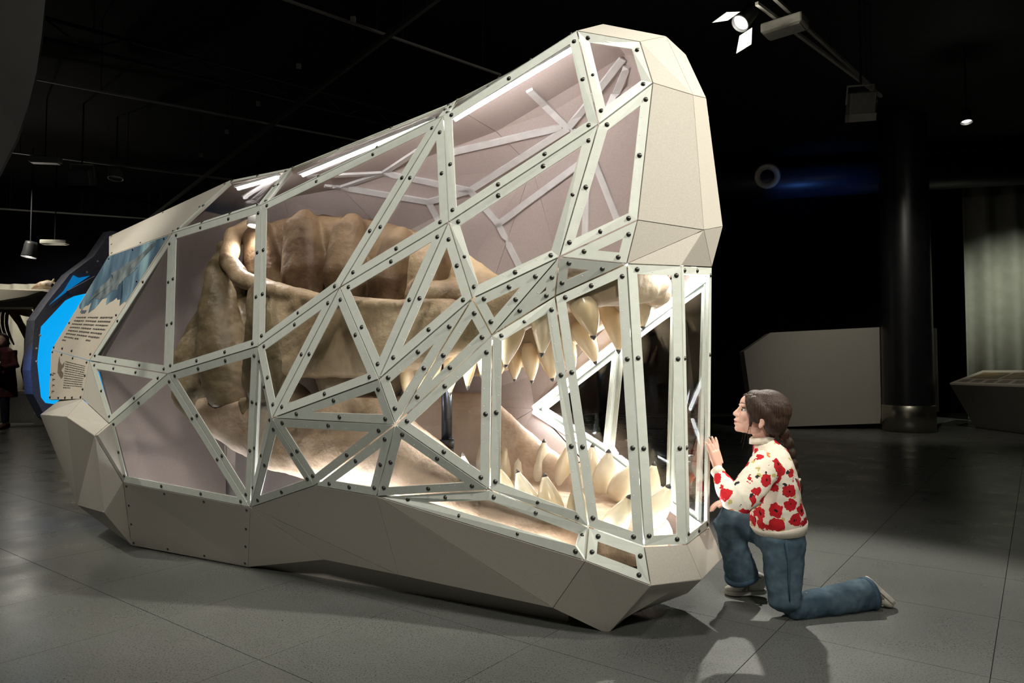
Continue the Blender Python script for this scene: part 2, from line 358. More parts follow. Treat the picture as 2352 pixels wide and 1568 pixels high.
fb0, fb1 = W(L(V['Mb'])[0]+.05, -.17, L(V['Mb'])[2]+.01), W(L(V['Fb'])[0]+.05, .17, L(V['Fb'])[2]+.01)
led(fb0, fb1, Vector((0, 0, 1))-FWD*.5)
led(W(L(V['Mt'])[0]+.06, -.16, L(V['Mt'])[2]-.02), W(L(V['Ft'])[0]+.06, .16, L(V['Ft'])[2]-.02), Vector((0, 0, -1))-FWD*.5)
for (x0, y0, x1, y1, bb) in ((545,434,640,407,-.24), (690,405,1000,278,-.27), (1040,278,1318,112,-.27)):
    led(atb(x0, y0, bb), atb(x1, y1, bb), Vector((0, 0, -1))+LAT*.3, .008, 'ledtop' if x0 > 1000 else 'ledback')
# closed back of the inside: a bulkhead of two boards
bk = [V['IA'], Vm['IA'], Vm['IB'], Vm['IC'], Vm['ID'], Vm['JH'], V['JH'], V['ID'], V['IC'], V['IB']]
bkp = [W(3.42, -.44, 1.02), W(3.42, .44, 1.02), W(3.0, .40, 1.70), W(2.9, .13, 1.97), W(2.9, -.13, 1.97), W(3.0, -.40, 1.70)]
far_objs.append(panel(bkp, mat='board_lit')[0]); panel([W(3.42, -.42, 1.02), W(3.42, .42, 1.02), W(3.2, .3, .15), W(3.2, -.3, .15)], mat='board_lit')
iw = LAT*.012
far_objs.append(panel([V['E0']+iw, V['a']+iw, bkp[0], bkp[5]], .01, 'board_lit')[0]); far_objs.append(panel([V['R0']+iw, V['E0']+iw, bkp[5], bkp[4]], .01, 'board_lit')[0])
panel([V['a']+iw, V['v']+iw, bkp[0]], .01, 'board_lit'); panel([V['v']+iw, V['w']+iw, W(3.2, -.3, .15), bkp[0]], .01, 'board_lit')
# small spotlight clamped inside under the crown, aimed at the back of the skull
lp = atb(585, 508, -.2)
ld = (W(2.35, -.35, 1.1)-lp).normalized()
mb = MB(); mb.lathe([(.0, -.07), (.035, -.07), (.04, .03), (.034, .03), (.03, .0), (0, 0)], lp, 16, ld)
sp = mb.build('case_spotlight', M['ledbody'], case, True)
mb = MB(); mb.lathe([(0, .018), (.032, .018), (.032, .014), (0, .014)], lp, 16, ld); mb.build('lens', emit('spot_lens', (1, .97, .92), 25), sp)
spot('spot_in_case', lp+ld*.05, W(2.3, -.38, 1.2), 9, 120, .8, (1, .96, .9), .03)
# struts on the inside of the far boards
tv, tf = [], []
for fo in far_objs:
    k0 = len(tv); tv += [v.co.copy() for v in fo.data.vertices]; fo.data.calc_loop_triangles(); tf += [tuple(i+k0 for i in t.vertices) for t in fo.data.loop_triangles]
tree = BVHTree.FromPolygons(tv, tf)
def far_strut(p, q, w=.034):
    K = 10; row = []
    for i in range(K+1):
        d = ray(p[0]+(q[0]-p[0])*i/K, p[1]+(q[1]-p[1])*i/K); h = tree.ray_cast(CAM+d*2.2, d)
        if h[0] is None: h = tree.ray_cast(CAM+d*1.2, d)
        if h[0] is not None: row.append((h[0], h[1] if h[1].dot(d) < 0 else -h[1]))
    if len(row) < 2: return
    mb = MB(); v = []
    for i, (x, n) in enumerate(row):
        t = (row[min(i+1, len(row)-1)][0]-row[max(i-1, 0)][0]).normalized(); s_ = t.cross(n).normalized()*w/2
        v += [x+n*.001+s_, x+n*.001-s_, x+n*.014-s_, x+n*.014+s_]
    f = []
    for i in range(len(row)-1):
        for j in range(4): f.append((i*4+j, i*4+(j+1) % 4, i*4+4+(j+1) % 4, i*4+4+j))
    f += [(0, 1, 2, 3), tuple(len(row)*4-4+j for j in range(4))]
    mb.add(v, f).build('inner_strut', M['ledbody'], case)
for p, q in (((705,403),(880,395)),((880,395),(1080,436)),((1080,436),(1145,512)),((1145,512),(1195,612)),((745,424),(782,428)),((782,428),(985,462)),((985,462),(1035,556)),((782,428),(880,395)),((880,395),(1010,310)),((985,462),(1080,436)),
  ((1080,436),(1305,292)),((1305,292),(1215,204)),((1305,292),(1430,132)),((1020,352),(1290,290)),((1140,518),(1345,368)),((1310,300),(1372,320)),((1368,372),(1420,505)),((1440,150),(1400,250)),((1345,560),(1350,420))):
    far_strut(p, q)
# ================================================================ THE SKULL CAST
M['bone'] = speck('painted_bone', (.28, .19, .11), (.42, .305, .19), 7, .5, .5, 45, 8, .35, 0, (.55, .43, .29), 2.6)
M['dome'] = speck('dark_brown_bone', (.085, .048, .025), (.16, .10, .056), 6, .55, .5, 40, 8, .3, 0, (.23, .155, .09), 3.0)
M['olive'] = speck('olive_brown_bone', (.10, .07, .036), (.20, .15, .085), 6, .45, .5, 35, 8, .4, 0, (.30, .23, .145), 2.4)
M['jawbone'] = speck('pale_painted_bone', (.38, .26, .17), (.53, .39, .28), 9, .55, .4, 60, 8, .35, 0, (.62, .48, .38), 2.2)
M['tooth'] = speck('ivory_tooth', (.76, .66, .49), (.82, .74, .58), 12, .22, 0, 1, 3, .5, 0, (.70, .55, .34), 5)
M['toothtip'] = speck('dark_tooth_tip', (.05, .045, .04), (.09, .08, .07), 60, .35)
skull = thing('skull_cast', W(1.3, 0, .2), 'giant brown reptile skull cast with long ivory teeth inside the glazed case', 'skull')
def loft(mb, secs, n=20, e=2.0, nb=1):
    """secs: (a, b, z, half width, half height); rings stand across the path; returns a closed tube"""
    P = [W(s[0], s[1], s[2]) for s in secs]; k = len(P); v = []; f = []
    for i in range(k):
        d = (P[min(i+1, k-1)]-P[max(i-1, 0)]).normalized()
        up = Vector((0, 0, 1)) if abs(d.z) < .8 else FWD
        up = (up-d*up.dot(d)).normalized(); r = d.cross(up)
        for j in range(n):
            t = 2*math.pi*j/n; c, s_ = math.cos(t), math.sin(t)
            x = math.copysign(abs(c)**(2/e), c)*secs[i][3]; y = math.copysign(abs(s_)**(2/e), s_)*secs[i][4]
            v.append(P[i]+r*x+up*y)
    for i in range(k-1):
        for j in range(n): f.append((i*n+j, i*n+(j+1) % n, (i+1)*n+(j+1) % n, (i+1)*n+j))
    for i, o in ((0, -1), (k-1, 1)):
        d = (P[1]-P[0]).normalized()*-1 if i == 0 else (P[-1]-P[-2]).normalized()
        v.append(P[i]+d*min(secs[i][3], secs[i][4])*.7); c = len(v)-1
        for j in range(n): f.append((i*n+j, i*n+(j+1) % n, c))
    mb.add(v, f)
def both(mb, secs, **k):
    loft(mb, secs, **k); loft(mb, [(s[0], -s[1], *s[2:]) for s in secs], **k)
def ellip(mb, a, b, z, ra, rb, rz, n=20):
    v = []; f = []
    for i in range(1, n//2):
        t = math.pi*i/(n//2)
        for j in range(n):
            p = 2*math.pi*j/n
            v.append(W(a+ra*math.sin(t)*math.cos(p), b+rb*math.sin(t)*math.sin(p), z+rz*math.cos(t)))
    m = n//2-1
    for i in range(m-1):
        for j in range(n): f.append((i*n+j, i*n+(j+1) % n, (i+1)*n+(j+1) % n, (i+1)*n+j))
    v += [W(a, b, z+rz), W(a, b, z-rz)]
    for j in range(n): f += [(j, (j+1) % n, m*n), ((m-1)*n+j, (m-1)*n+(j+1) % n, m*n+1)]
    mb.add(v, f)
def organic(o, vox=.011, it=6, disp=.012, dscale=.12, fac=.6):
    r = o.modifiers.new('remesh', 'REMESH'); r.mode = 'VOXEL'; r.voxel_size = vox; r.use_smooth_shade = True
    s = o.modifiers.new('smooth', 'SMOOTH'); s.iterations = it; s.factor = fac
    if disp:
        tx = bpy.data.textures.new(o.name+'_relief', 'CLOUDS'); tx.noise_scale = dscale; tx.noise_depth = 3
        d = o.modifiers.new('relief', 'DISPLACE'); d.texture = tx; d.strength = disp; d.texture_coords = 'GLOBAL'
cr = MB()
# tooth-bearing upper jaw and cheek bar, left and right
both(cr, [(.2,-.06,1.37,.07,.075),(.3,-.2,1.36,.075,.085),(.47,-.29,1.35,.075,.085),(.65,-.335,1.28,.075,.1),(.85,-.37,1.21,.075,.115),(1.05,-.405,1.165,.07,.135),(1.35,-.44,1.15,.06,.165),(1.65,-.455,1.17,.055,.19),(1.95,-.45,1.2,.06,.2)], e=2.6)
# top rim of the cheek bar
both(cr, [(.95,-.38,1.29,.05,.035),(1.3,-.44,1.30,.055,.035),(1.65,-.46,1.345,.055,.035),(1.95,-.45,1.41,.055,.04),(2.2,-.42,1.48,.05,.045),(2.42,-.33,1.6,.05,.05),(2.58,-.17,1.77,.05,.06),(2.62,-.03,1.86,.05,.05)])
# snout roof and palate
loft(cr, [(.16,0,1.38,.08,.06),(.3,0,1.38,.2,.05),(.5,0,1.37,.29,.06),(.75,0,1.35,.32,.075),(1.0,0,1.34,.3,.085),(1.35,0,1.38,.2,.1)], e=3)
loft(cr, [(.7,0,1.37,.06,.05),(.95,0,1.40,.07,.06),(1.2,0,1.5,.1,.12),(1.5,.0,1.5,.12,.25)])
dm = MB()
# crest: fan of lobes on the braincase
loft(dm, [(1.0,.02,1.38,.07,.05),(1.3,.02,1.5,.085,.17),(1.6,.02,1.52,.10,.26),(1.9,.02,1.53,.11,.32),(2.2,.02,1.54,.11,.355),(2.45,.02,1.55,.11,.34),(2.62,0,1.6,.09,.24)], e=3)
for (a0, a1, z1, w) in ((1.3,1.2,1.6,.075),(1.52,1.46,1.72,.105),(1.77,1.78,1.82,.125),(2.0,2.12,1.88,.14),(2.25,2.46,1.86,.125)):
    for sg in (-1, 1):
        loft(dm, [(a0,sg*.08,1.22,.11,w*.6),(a0*.5+a1*.5,sg*.14,(1.22+z1)/2,.10,w*.92),(a1,sg*.10,z1-.07,.075,w*.72),(a1,sg*.06,z1-.01,.045,w*.4)], n=16, e=2.4)
qd = MB()
# back of the skull: quadrate, cheek flange and occiput
both(qd, [(2.56,-.2,1.72,.05,.05),(2.5,-.33,1.52,.075,.07),(2.42,-.38,1.3,.1,.11),(2.36,-.4,1.1,.12,.15),(2.32,-.4,.93,.11,.13),(2.3,-.4,.84,.08,.1)])
both(qd, [(2.05,-.44,1.42,.06,.06),(1.98,-.475,1.25,.06,.12),(1.95,-.48,1.08,.06,.15),(2.02,-.465,.92,.055,.12),(2.12,-.44,.83,.05,.08)])
both(qd, [(2.6,-.1,1.6,.08,.1),(2.7,-.22,1.3,.08,.11),(2.78,-.29,1.08,.08,.12),(2.74,-.32,.9,.08,.12),(2.55,-.36,.8,.08,.09)])
ellip(qd, 2.45, 0, 1.2, .25, .33, .28); ellip(qd, 2.57, -.25, 1.69, .04, .04, .05)
both(cr, [(1.8,-.455,1.30,.05,.05),(1.74,-.485,1.33,.035,.04),(1.70,-.49,1.37,.02,.025)])
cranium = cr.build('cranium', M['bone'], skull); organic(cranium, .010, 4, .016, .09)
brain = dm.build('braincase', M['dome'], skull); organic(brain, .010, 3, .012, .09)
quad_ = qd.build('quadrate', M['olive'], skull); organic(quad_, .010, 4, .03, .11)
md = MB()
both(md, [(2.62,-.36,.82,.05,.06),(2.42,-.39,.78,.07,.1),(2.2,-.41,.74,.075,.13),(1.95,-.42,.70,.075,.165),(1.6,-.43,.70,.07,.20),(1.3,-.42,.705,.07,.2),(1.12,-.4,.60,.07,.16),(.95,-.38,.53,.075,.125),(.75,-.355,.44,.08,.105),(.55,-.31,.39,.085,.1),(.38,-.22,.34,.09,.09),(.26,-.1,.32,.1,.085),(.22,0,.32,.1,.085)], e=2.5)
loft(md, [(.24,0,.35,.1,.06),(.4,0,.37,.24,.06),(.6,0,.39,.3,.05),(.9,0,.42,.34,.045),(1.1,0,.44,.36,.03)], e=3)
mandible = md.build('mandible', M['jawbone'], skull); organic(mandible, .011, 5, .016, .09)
tooth_n = 0
def tooth(base, tip, r, bend=0.0, bury=.05, mat=None):
    base, tip = Vector(base), Vector(tip); d = (tip-base); ln = d.length; d.normalize()
    b0 = base-d*bury; side = Vector((0, 0, 1)).cross(d)
    if side.length < .05: side = FWD.copy()
    prof = [(-.02, .72), (.12, .92), (.3, 1.0), (.45, .96), (.6, .82), (.73, .62), (.85, .38), (.93, .23), (.97, .17), (1.0, .05)]
    mb = MB(); pts = []; rr = []
    fwd = FWD-d*FWD.dot(d)
    for t, k in prof:
        pts.append(b0.lerp(tip, t)+fwd*bend*math.sin(math.pi*max(t, 0))); rr.append(r*k)
    mb.tube(pts[:-2], rr[:-2], 14, True); o = mb.build('tooth', mat or M['tooth'], skull, True)
    MB().tube(pts[-3:]+[tip+d*.003], [x*1.04 for x in rr[-3:]]+[.001], 10, True).build('tooth_tip', M['toothtip'], o, True)
TM = None
def tpx(bx, by, tx, ty, b, r, bend=0.0, bt=None, bury=.05): tooth(atb(bx, by, b), atb(tx, ty, b if bt is None else bt), r, bend, bury, TM)
# lower teeth, near row then far row
for q in ((948,1090,944,1028,-.37,.032),(985,1100,975,1035,-.37,.036),(1015,1110,1003,1040,-.36,.038),(1045,1112,1040,1042,-.36,.037),(1075,1115,1062,1040,-.36,.036),(1130,1122,1120,1068,-.35,.036),
   (1165,1132,1145,1072,-.35,.036),(1218,1150,1187,1078,-.34,.042,-.008),(1272,1172,1250,1086,-.32,.050,-.008),(1332,1190,1325,1104,-.29,.046,-.006)): tpx(*q)
tpx(1405, 1208, 1447, 1136, -.2, .052, .01); tpx(1490, 1180, 1538, 1112, -.06, .058, .012); tpx(1482, 1150, 1503, 1060, .08, .05, .008); tpx(1425, 1120, 1465, 1062, .18, .055)
for q in ((1108,1062,1112,1003,.35,.036),(1138,1068,1136,1003,.35,.042),(1165,1080,1167,1004,.35,.043),(1200,1088,1203,1006,.35,.048),(1245,1095,1250,1008,.34,.050),(1294,1102,1307,1016,.32,.052),(1350,1108,1362,1018,.30,.055),(1390,1112,1398,1032,.27,.06)): tpx(*q)
# upper teeth, near row then far row
TM = speck('amber_tooth', (.60, .42, .22), (.70, .53, .31), 12, .22, 0, 1, 3, .5, 0, (.74, .62, .42), 5)
for q in ((935,845,932,915,-.39,.034),(968,838,962,905,-.39,.034),(1000,815,990,900,-.385,.034),(1040,802,1033,910,-.38,.038),(1078,792,1074,895,-.37,.038),(1112,780,1106,868,-.36,.034),(1185,757,1160,845,-.35,.046,-.01),
   (1240,710,1243,820,-.33,.050,.012),(1328,690,1364,780,-.28,.055,.016)): tpx(*q)
tpx(1396, 715, 1421, 812, .22, .05, .014); tpx(1335, 765, 1369, 838, .29, .05, .012); tpx(1462, 680, 1477, 757, .08, .05, .01); tpx(1430, 660, 1450, 755, -.08, .05, .01)
for q in ((1120,830,1118,865,.35,.034),(1150,830,1150,862,.34,.034),(1182,822,1182,876,.34,.042),(1218,812,1222,880,.33,.046),(1258,795,1270,876,.32,.056),(1300,790,1318,858,.31,.046)): tpx(*q)
# steel support post between the jaws
post = thing('support_post', W(1.25, .02, .2), 'dark steel post propping up the skull between its jaws', 'post')
MB().tube([W(1.25,.02,.2), W(1.25,.02,.66)], .034, 16).build('lower_tube', M['darkmetal'], post, True)
M['steel'] = speck('blued_steel', (.10, .12, .15), (.13, .15, .18), 20, .25, metal=.9)
MB().tube([W(1.25,.02,.64), W(1.25,.02,1.3)], .026, 16).build('upper_tube', M['steel'], post, True)
MB().tube([W(1.25,.02,.69), W(1.19,-.02,.69)], .006, 8).build('locking_screw', M['steel'], post, True)
MB().tube([W(1.25,.02,.64), W(1.25,.02,.68)], .036, 16).build('collar', M['darkmetal'], post, True)
# ================================================================ THE KNEELING GIRL
def wloft(mb, secs, sax, n=18, e=2.0, dome=.7):
    """secs: (point, half size along sax, half size across it)"""
    P = [Vector(s[0]) for s in secs]; k = len(P); sax = Vector(sax); v = []; f = []
    for i in range(k):
        d = (P[min(i+1, k-1)]-P[max(i-1, 0)]).normalized(); s_ = (sax-d*sax.dot(d)).normalized(); t_ = d.cross(s_)
        for j in range(n):
            t = 2*math.pi*j/n; c, s = math.cos(t), math.sin(t)
            v.append(P[i]+s_*math.copysign(abs(c)**(2/e), c)*secs[i][1]+t_*math.copysign(abs(s)**(2/e), s)*secs[i][2])
    for i in range(k-1):
        for j in range(n): f.append((i*n+j, i*n+(j+1) % n, (i+1)*n+(j+1) % n, (i+1)*n+j))
    for i in (0, k-1):
        d = (P[0]-P[1]).normalized() if i == 0 else (P[-1]-P[-2]).normalized()
        v.append(P[i]+d*min(secs[i][1], secs[i][2])*dome); c = len(v)-1
        for j in range(n): f.append((i*n+j, i*n+(j+1) % n, c))
    mb.add(v, f)
def ball(mb, c, rx, ry, rz, rot=None, n=16):
    v = []; f = []; m = n//2-1; rot = rot or Matrix.Identity(3); c = Vector(c)
    for i in range(1, n//2):
        t = math.pi*i/(n//2)
        for j in range(n):
            p = 2*math.pi*j/n; v.append(c+rot@Vector((rx*math.sin(t)*math.cos(p), ry*math.sin(t)*math.sin(p), rz*math.cos(t))))
    for i in range(m-1):
        for j in range(n): f.append((i*n+j, i*n+(j+1) % n, (i+1)*n+(j+1) % n, (i+1)*n+j))
    v += [c+rot@Vector((0, 0, rz)), c+rot@Vector((0, 0, -rz))]
    for j in range(n): f += [(j, (j+1) % n, m*n), ((m-1)*n+j, (m-1)*n+(j+1) % n, m*n+1)]
    mb.add(v, f)
def skinmat():
    m, t, b = newmat('child_skin'); N = t.nodes; K = t.links
    n = N.new('ShaderNodeTexNoise'); n.inputs['Scale'].default_value = 25; g = N.new('ShaderNodeNewGeometry'); K.new(g.outputs['Position'], n.inputs['Vector'])
    r = N.new('ShaderNodeValToRGB'); r.color_ramp.elements[0].color = (.62, .36, .28, 1); r.color_ramp.elements[1].color = (.74, .47, .37, 1); K.new(n.outputs['Fac'], r.inputs['Fac']); K.new(r.outputs['Color'], b.inputs['Base Color'])
    b.inputs['Roughness'].default_value = .45; b.inputs['Subsurface Weight'].default_value = .12; b.inputs['Subsurface Radius'].default_value = (.01, .004, .002); return m
M['skin'] = skinmat()
def knitmat():
    m, t, b = newmat('poppy_print_knit'); N = t.nodes; K = t.links
    g = N.new('ShaderNodeNewGeometry')
    nz = N.new('ShaderNodeTexNoise'); nz.inputs['Scale'].default_value = 45; nz.inputs['Detail'].default_value = 3; K.new(g.outputs['Position'], nz.inputs['Vector'])
    sc = N.new('ShaderNodeVectorMath'); sc.operation = 'MULTIPLY_ADD'; K.new(nz.outputs['Color'], sc.inputs[0]); sc.inputs[1].default_value = (.035,)*3; K.new(g.outputs['Position'], sc.inputs[2])
    def flowers(scale, off, col, rad, seed_cut, prev, centre):
        mp = N.new('ShaderNodeVectorMath'); mp.operation = 'ADD'; K.new(sc.outputs[0], mp.inputs[0]); mp.inputs[1].default_value = off
        v = N.new('ShaderNodeTexVoronoi'); v.inputs['Scale'].default_value = scale; K.new(mp.outputs[0], v.inputs['Vector'])
        lt = N.new('ShaderNodeMath'); lt.operation = 'LESS_THAN'; K.new(v.outputs['Distance'], lt.inputs[0]); lt.inputs[1].default_value = rad
        sep = N.new('ShaderNodeSeparateColor'); K.new(v.outputs['Color'], sep.inputs[0])
        gt = N.new('ShaderNodeMath'); gt.operation = 'GREATER_THAN'; K.new(sep.outputs[0], gt.inputs[0]); gt.inputs[1].default_value = seed_cut
        mu = N.new('ShaderNodeMath'); mu.operation = 'MULTIPLY'; K.new(lt.outputs[0], mu.inputs[0]); K.new(gt.outputs[0], mu.inputs[1])
        mx = N.new('ShaderNodeMix'); mx.data_type = 'RGBA'; K.new(mu.outputs[0], mx.inputs['Factor']); K.new(prev, mx.inputs['A']); mx.inputs['B'].default_value = (*col, 1)
        out = mx.outputs['Result']
        if centre:
            l2 = N.new('ShaderNodeMath'); l2.operation = 'LESS_THAN'; K.new(v.outputs['Distance'], l2.inputs[0]); l2.inputs[1].default_value = rad*.3
            m3 = N.new('ShaderNodeMath'); m3.operation = 'MULTIPLY'; K.new(l2.outputs[0], m3.inputs[0]); K.new(gt.outputs[0], m3.inputs[1])
            m2 = N.new('ShaderNodeMix'); m2.data_type = 'RGBA'; K.new(m3.outputs[0], m2.inputs['Factor']); K.new(out, m2.inputs['A']); m2.inputs['B'].default_value = (*centre, 1); out = m2.outputs['Result']
        return out
    rgb = N.new('ShaderNodeRGB'); rgb.outputs[0].default_value = (.80, .74, .62, 1)
    o = flowers(26, (.3, .1, .7), (.55, .46, .16), .26, .6, rgb.outputs[0], None)
    o = flowers(22, (.9, .5, .2), (.03, .03, .035), .24, .55, o, None)
    o = flowers(19, (.2, .8, .4), (.62, .20, .06), .3, .62, o, None)
    o = flowers(17, (0, 0, 0), (.50, .018, .026), .47, .15, o, (.04, .01, .012))
    K.new(o, b.inputs['Base Color']); b.inputs['Roughness'].default_value = .9; b.inputs['Specular IOR Level'].default_value = .15
    w = N.new('ShaderNodeTexNoise'); w.inputs['Scale'].default_value = 350; K.new(g.outputs['Position'], w.inputs['Vector']); bp = N.new('ShaderNodeBump'); bp.inputs['Strength'].default_value = .25; bp.inputs['Distance'].default_value = .003; K.new(w.outputs['Fac'], bp.inputs['Height']); K.new(bp.outputs['Normal'], b.inputs['Normal'])
    return m
M['knit'] = knitmat()
M['rib'] = speck('cream_rib_knit', (.74, .68, .56), (.82, .76, .64), 90, .9, .3, 300)
M['denim'] = speck('blue_denim', (.07, .115, .15), (.10, .155, .195), 40, .85, .25, 400, 6, .2, 0, (.045, .08, .11), 9)
M['seam'] = speck('denim_seam', (.035, .075, .115), (.05, .10, .15), 80, .85)
M['shoe'] = speck('off_white_leather', (.55, .52, .44), (.63, .60, .51), 30, .55)
M['sole'] = speck('rubber_sole', (.58, .55, .47), (.66, .63, .55), 30, .7)
M['stripe'] = speck('grey_beige_stripe', (.20, .17, .13), (.25, .21, .16), 30, .7)
def hairmat(name, c1, c2):
    m, t, b = newmat(name); N = t.nodes; K = t.links
    tc = N.new('ShaderNodeTexCoord'); mp = N.new('ShaderNodeMapping'); mp.inputs['Scale'].default_value = (170, 170, 9); K.new(tc.outputs['Object'], mp.inputs['Vector'])
    n = N.new('ShaderNodeTexNoise'); n.inputs['Scale'].default_value = 1.6; n.inputs['Detail'].default_value = 5; K.new(mp.outputs[0], n.inputs['Vector'])
    r = N.new('ShaderNodeValToRGB'); r.color_ramp.elements[0].position = .35; r.color_ramp.elements[1].position = .7; r.color_ramp.elements[0].color = (*c1, 1); r.color_ramp.elements[1].color = (*c2, 1); K.new(n.outputs['Fac'], r.inputs['Fac']); K.new(r.outputs['Color'], b.inputs['Base Color'])
    bp = N.new('ShaderNodeBump'); bp.inputs['Strength'].default_value = .8; bp.inputs['Distance'].default_value = .004; K.new(n.outputs['Fac'], bp.inputs['Height']); K.new(bp.outputs['Normal'], b.inputs['Normal'])
    b.inputs['Roughness'].default_value = .5; b.inputs['Specular IOR Level'].default_value = .25; return m
M['hair'] = hairmat('brown_hair', (.014, .008, .006), (.055, .031, .019))
M['brow'] = speck('light_brown_brow', (.16, .085, .05), (.22, .12, .07), 90, .7)
G = aty
girl = thing('person', atz(1790, 1400, 0), 'child in cream poppy print sweater and jeans kneeling with one hand on the case', 'person')
YN, YM, YF_ = 2.885, 2.985, 3.09       # near side, middle and far side of the body
DEP = Vector((0, 1, 0))
# --- body: head, neck, trunk, arms, hands and legs in one skin
HX = R(13)                                # chin lifted a little
hc = G(1746, 951, 2.985)
YW = R(13); fv = Vector((-math.cos(HX)*math.cos(YW), math.cos(HX)*math.sin(YW), math.sin(HX))); sv = Vector((-math.sin(YW), -math.cos(YW), 0)).normalized(); uv = sv.cross(fv)*-1
if uv.z < 0: uv = -uv
HR = Matrix((fv, sv, uv)).transposed()
def H(f, s, u): return hc+fv*f+sv*s+uv*u
bd = MB()
ball(bd, H(-.022, 0, .024), .088, .072, .080, HR); ball(bd, H(.03, 0, -.022), .056, .056, .072, HR)
ball(bd, H(.050, 0, .034), .042, .052, .040, HR); ball(bd, H(.056, 0, -.070), .030, .036, .024, HR); ball(bd, H(.074, 0, -.080), .016, .018, .015, HR)
ball(bd, H(.012, 0, -.058), .050, .050, .032, HR)
for s in (-1, 1):
    ball(bd, H(.060, s*.030, -.022), .026, .022, .026, HR); ball(bd, H(.078, s*.026, .020), .014, .02, .008, HR)
    ball(bd, H(-.006, s*.072, -.022), .015, .010, .026, HR); ball(bd, H(-.002, s*.074, -.044), .009, .008, .012, HR)
    ball(bd, H(.090, s*.011, -.026), .010, .008, .008, HR)
wloft(bd, [(H(.078, 0, .016), .009, .010), (H(.086, 0, -.004), .009, .012), (H(.095, 0, -.018), .010, .012)], sv, 12)
ball(bd, H(.0985, 0, -.021), .011, .012, .011, HR)
ball(bd, H(.0885, 0, -.047), .012, .020, .0062, HR); ball(bd, H(.0845, 0, -.0625), .012, .018, .0068, HR); ball(bd, H(.078, 0, -.042), .018, .026, .012, HR); ball(bd, H(.072, 0, -.066), .018, .026, .014, HR)
wloft(bd, [(H(-.02, 0, -.03), .045, .045), (G(1752, 1000, YM), .040, .042), (G(1762, 1030, YM), .045, .046), (G(1772, 1060, YM), .09, .07), (G(1780, 1130, YM), .09, .075), (G(1788, 1215, YM), .09, .08)], DEP)
el = G(1703, 1148, 2.815); wr = G(1647, 1078, 2.905)
shN = G(1765, 1066, 2.885); shF = G(1765, 1066, 3.085); elF = G(1712, 1150, 3.17); wrF = G(1672, 1148, 3.13)
wloft(bd, [(shN, .032, .032), (el, .022, .022), (wr, .018, .020)], DEP, 14); wloft(bd, [(shF, .032, .032), (elF, .026, .026), (wrF, .018, .02)], DEP, 14)
hipN = G(1795, 1235, 2.92); knN = G(1806, 1398, 2.91); anN = G(1992, 1366, 3.03); hipF = G(1780, 1222, 3.06); knF = G(1666, 1196, 3.115); anF = G(1722, 1338, 3.15)
wloft(bd, [(hipN, .055, .055), (knN+Vector((0, 0, .035)), .03, .03), (anN, .027, .027), (G(2008, 1350, 3.035), .025, .025)], DEP, 14); wloft(bd, [(hipF, .055, .055), (knF, .03, .03), (anF, .027, .027)], FWD, 14)
# hand pressed to the front pane: palm to the glass, fingers up
pa = L(V['Mt'])[0]*.5+L(V['Mb'])[0]*.5
def hand(mb, wrist, palm_dir, up, across, spread, curl, sc=1.0, thumb_up=.6):
    """palm_dir: where the palm faces; up: finger direction; across: from little finger to thumb"""
    up, across, palm_dir = Vector(up).normalized(), Vector(across).normalized(), Vector(palm_dir).normalized()
    pc = wrist+up*.036*sc
    wloft(mb, [(wrist-up*.012*sc, .019*sc, .015*sc), (wrist+up*.012*sc, .024*sc, .013*sc), (pc, .030*sc, .012*sc), (pc+up*.026*sc, .031*sc, .0105*sc)], across, 14, 2.6)
    for i, (off, ln) in enumerate(((-.0235, .042), (-.008, .053), (.0075, .058), (.0225, .052))):
        p = pc+across*off*sc+up*.024*sc; d = (up+across*off*spread).normalized(); ch = [p-d*.008*sc, p]; c = 0
        for seg in (.42, .32, .26):
            c += curl; dd = (d*math.cos(c)+palm_dir*math.sin(c)).normalized(); ch.append(ch[-1]+dd*ln*seg*sc)
        rr = [.0088, .0084, .0078, .0072, .0056]
        mb.tube(ch, [x*sc for x in rr], 10); ball(mb, ch[-1], .0056*sc, .0056*sc, .0056*sc, None, 10)
    p = pc+across*.024*sc-up*.014*sc; d = (across*(1-thumb_up)+up*thumb_up+palm_dir*.2).normalized(); d2 = (d+up*.5).normalized()
    ch = [p-d*.012*sc, p+d*.016*sc, p+d*.034*sc, p+d*.034*sc+d2*.022*sc]; mb.tube(ch, [.012*sc, .0105*sc, .009*sc, .0065*sc], 10); ball(mb, ch[-1], .0065*sc, .0065*sc, .0065*sc, None, 10)
hw_ = ata(1648, 1072, pa-.052)
hand(bd, hw_, Vector((-.6, .8, 0)), Vector((-.20, .02, 1)), Vector((.8, .6, .05)), 9.0, .05, 1.06, .75)
hand(bd, G(1672, 1148, 3.12), Vector((.1, -.1, -1)), Vector((-1, -.35, -.25)), Vector((0, -1, .1)), 4.0, .22, .9, .7)
bd.v = bd.v; body = bd.build('body', M['skin'], girl)
r_ = body.modifiers.new('remesh', 'REMESH'); r_.mode = 'VOXEL'; r_.voxel_size = .0032; r_.use_smooth_shade = True
s_ = body.modifiers.new('smooth', 'SMOOTH'); s_.iterations = 4; s_.factor = .5
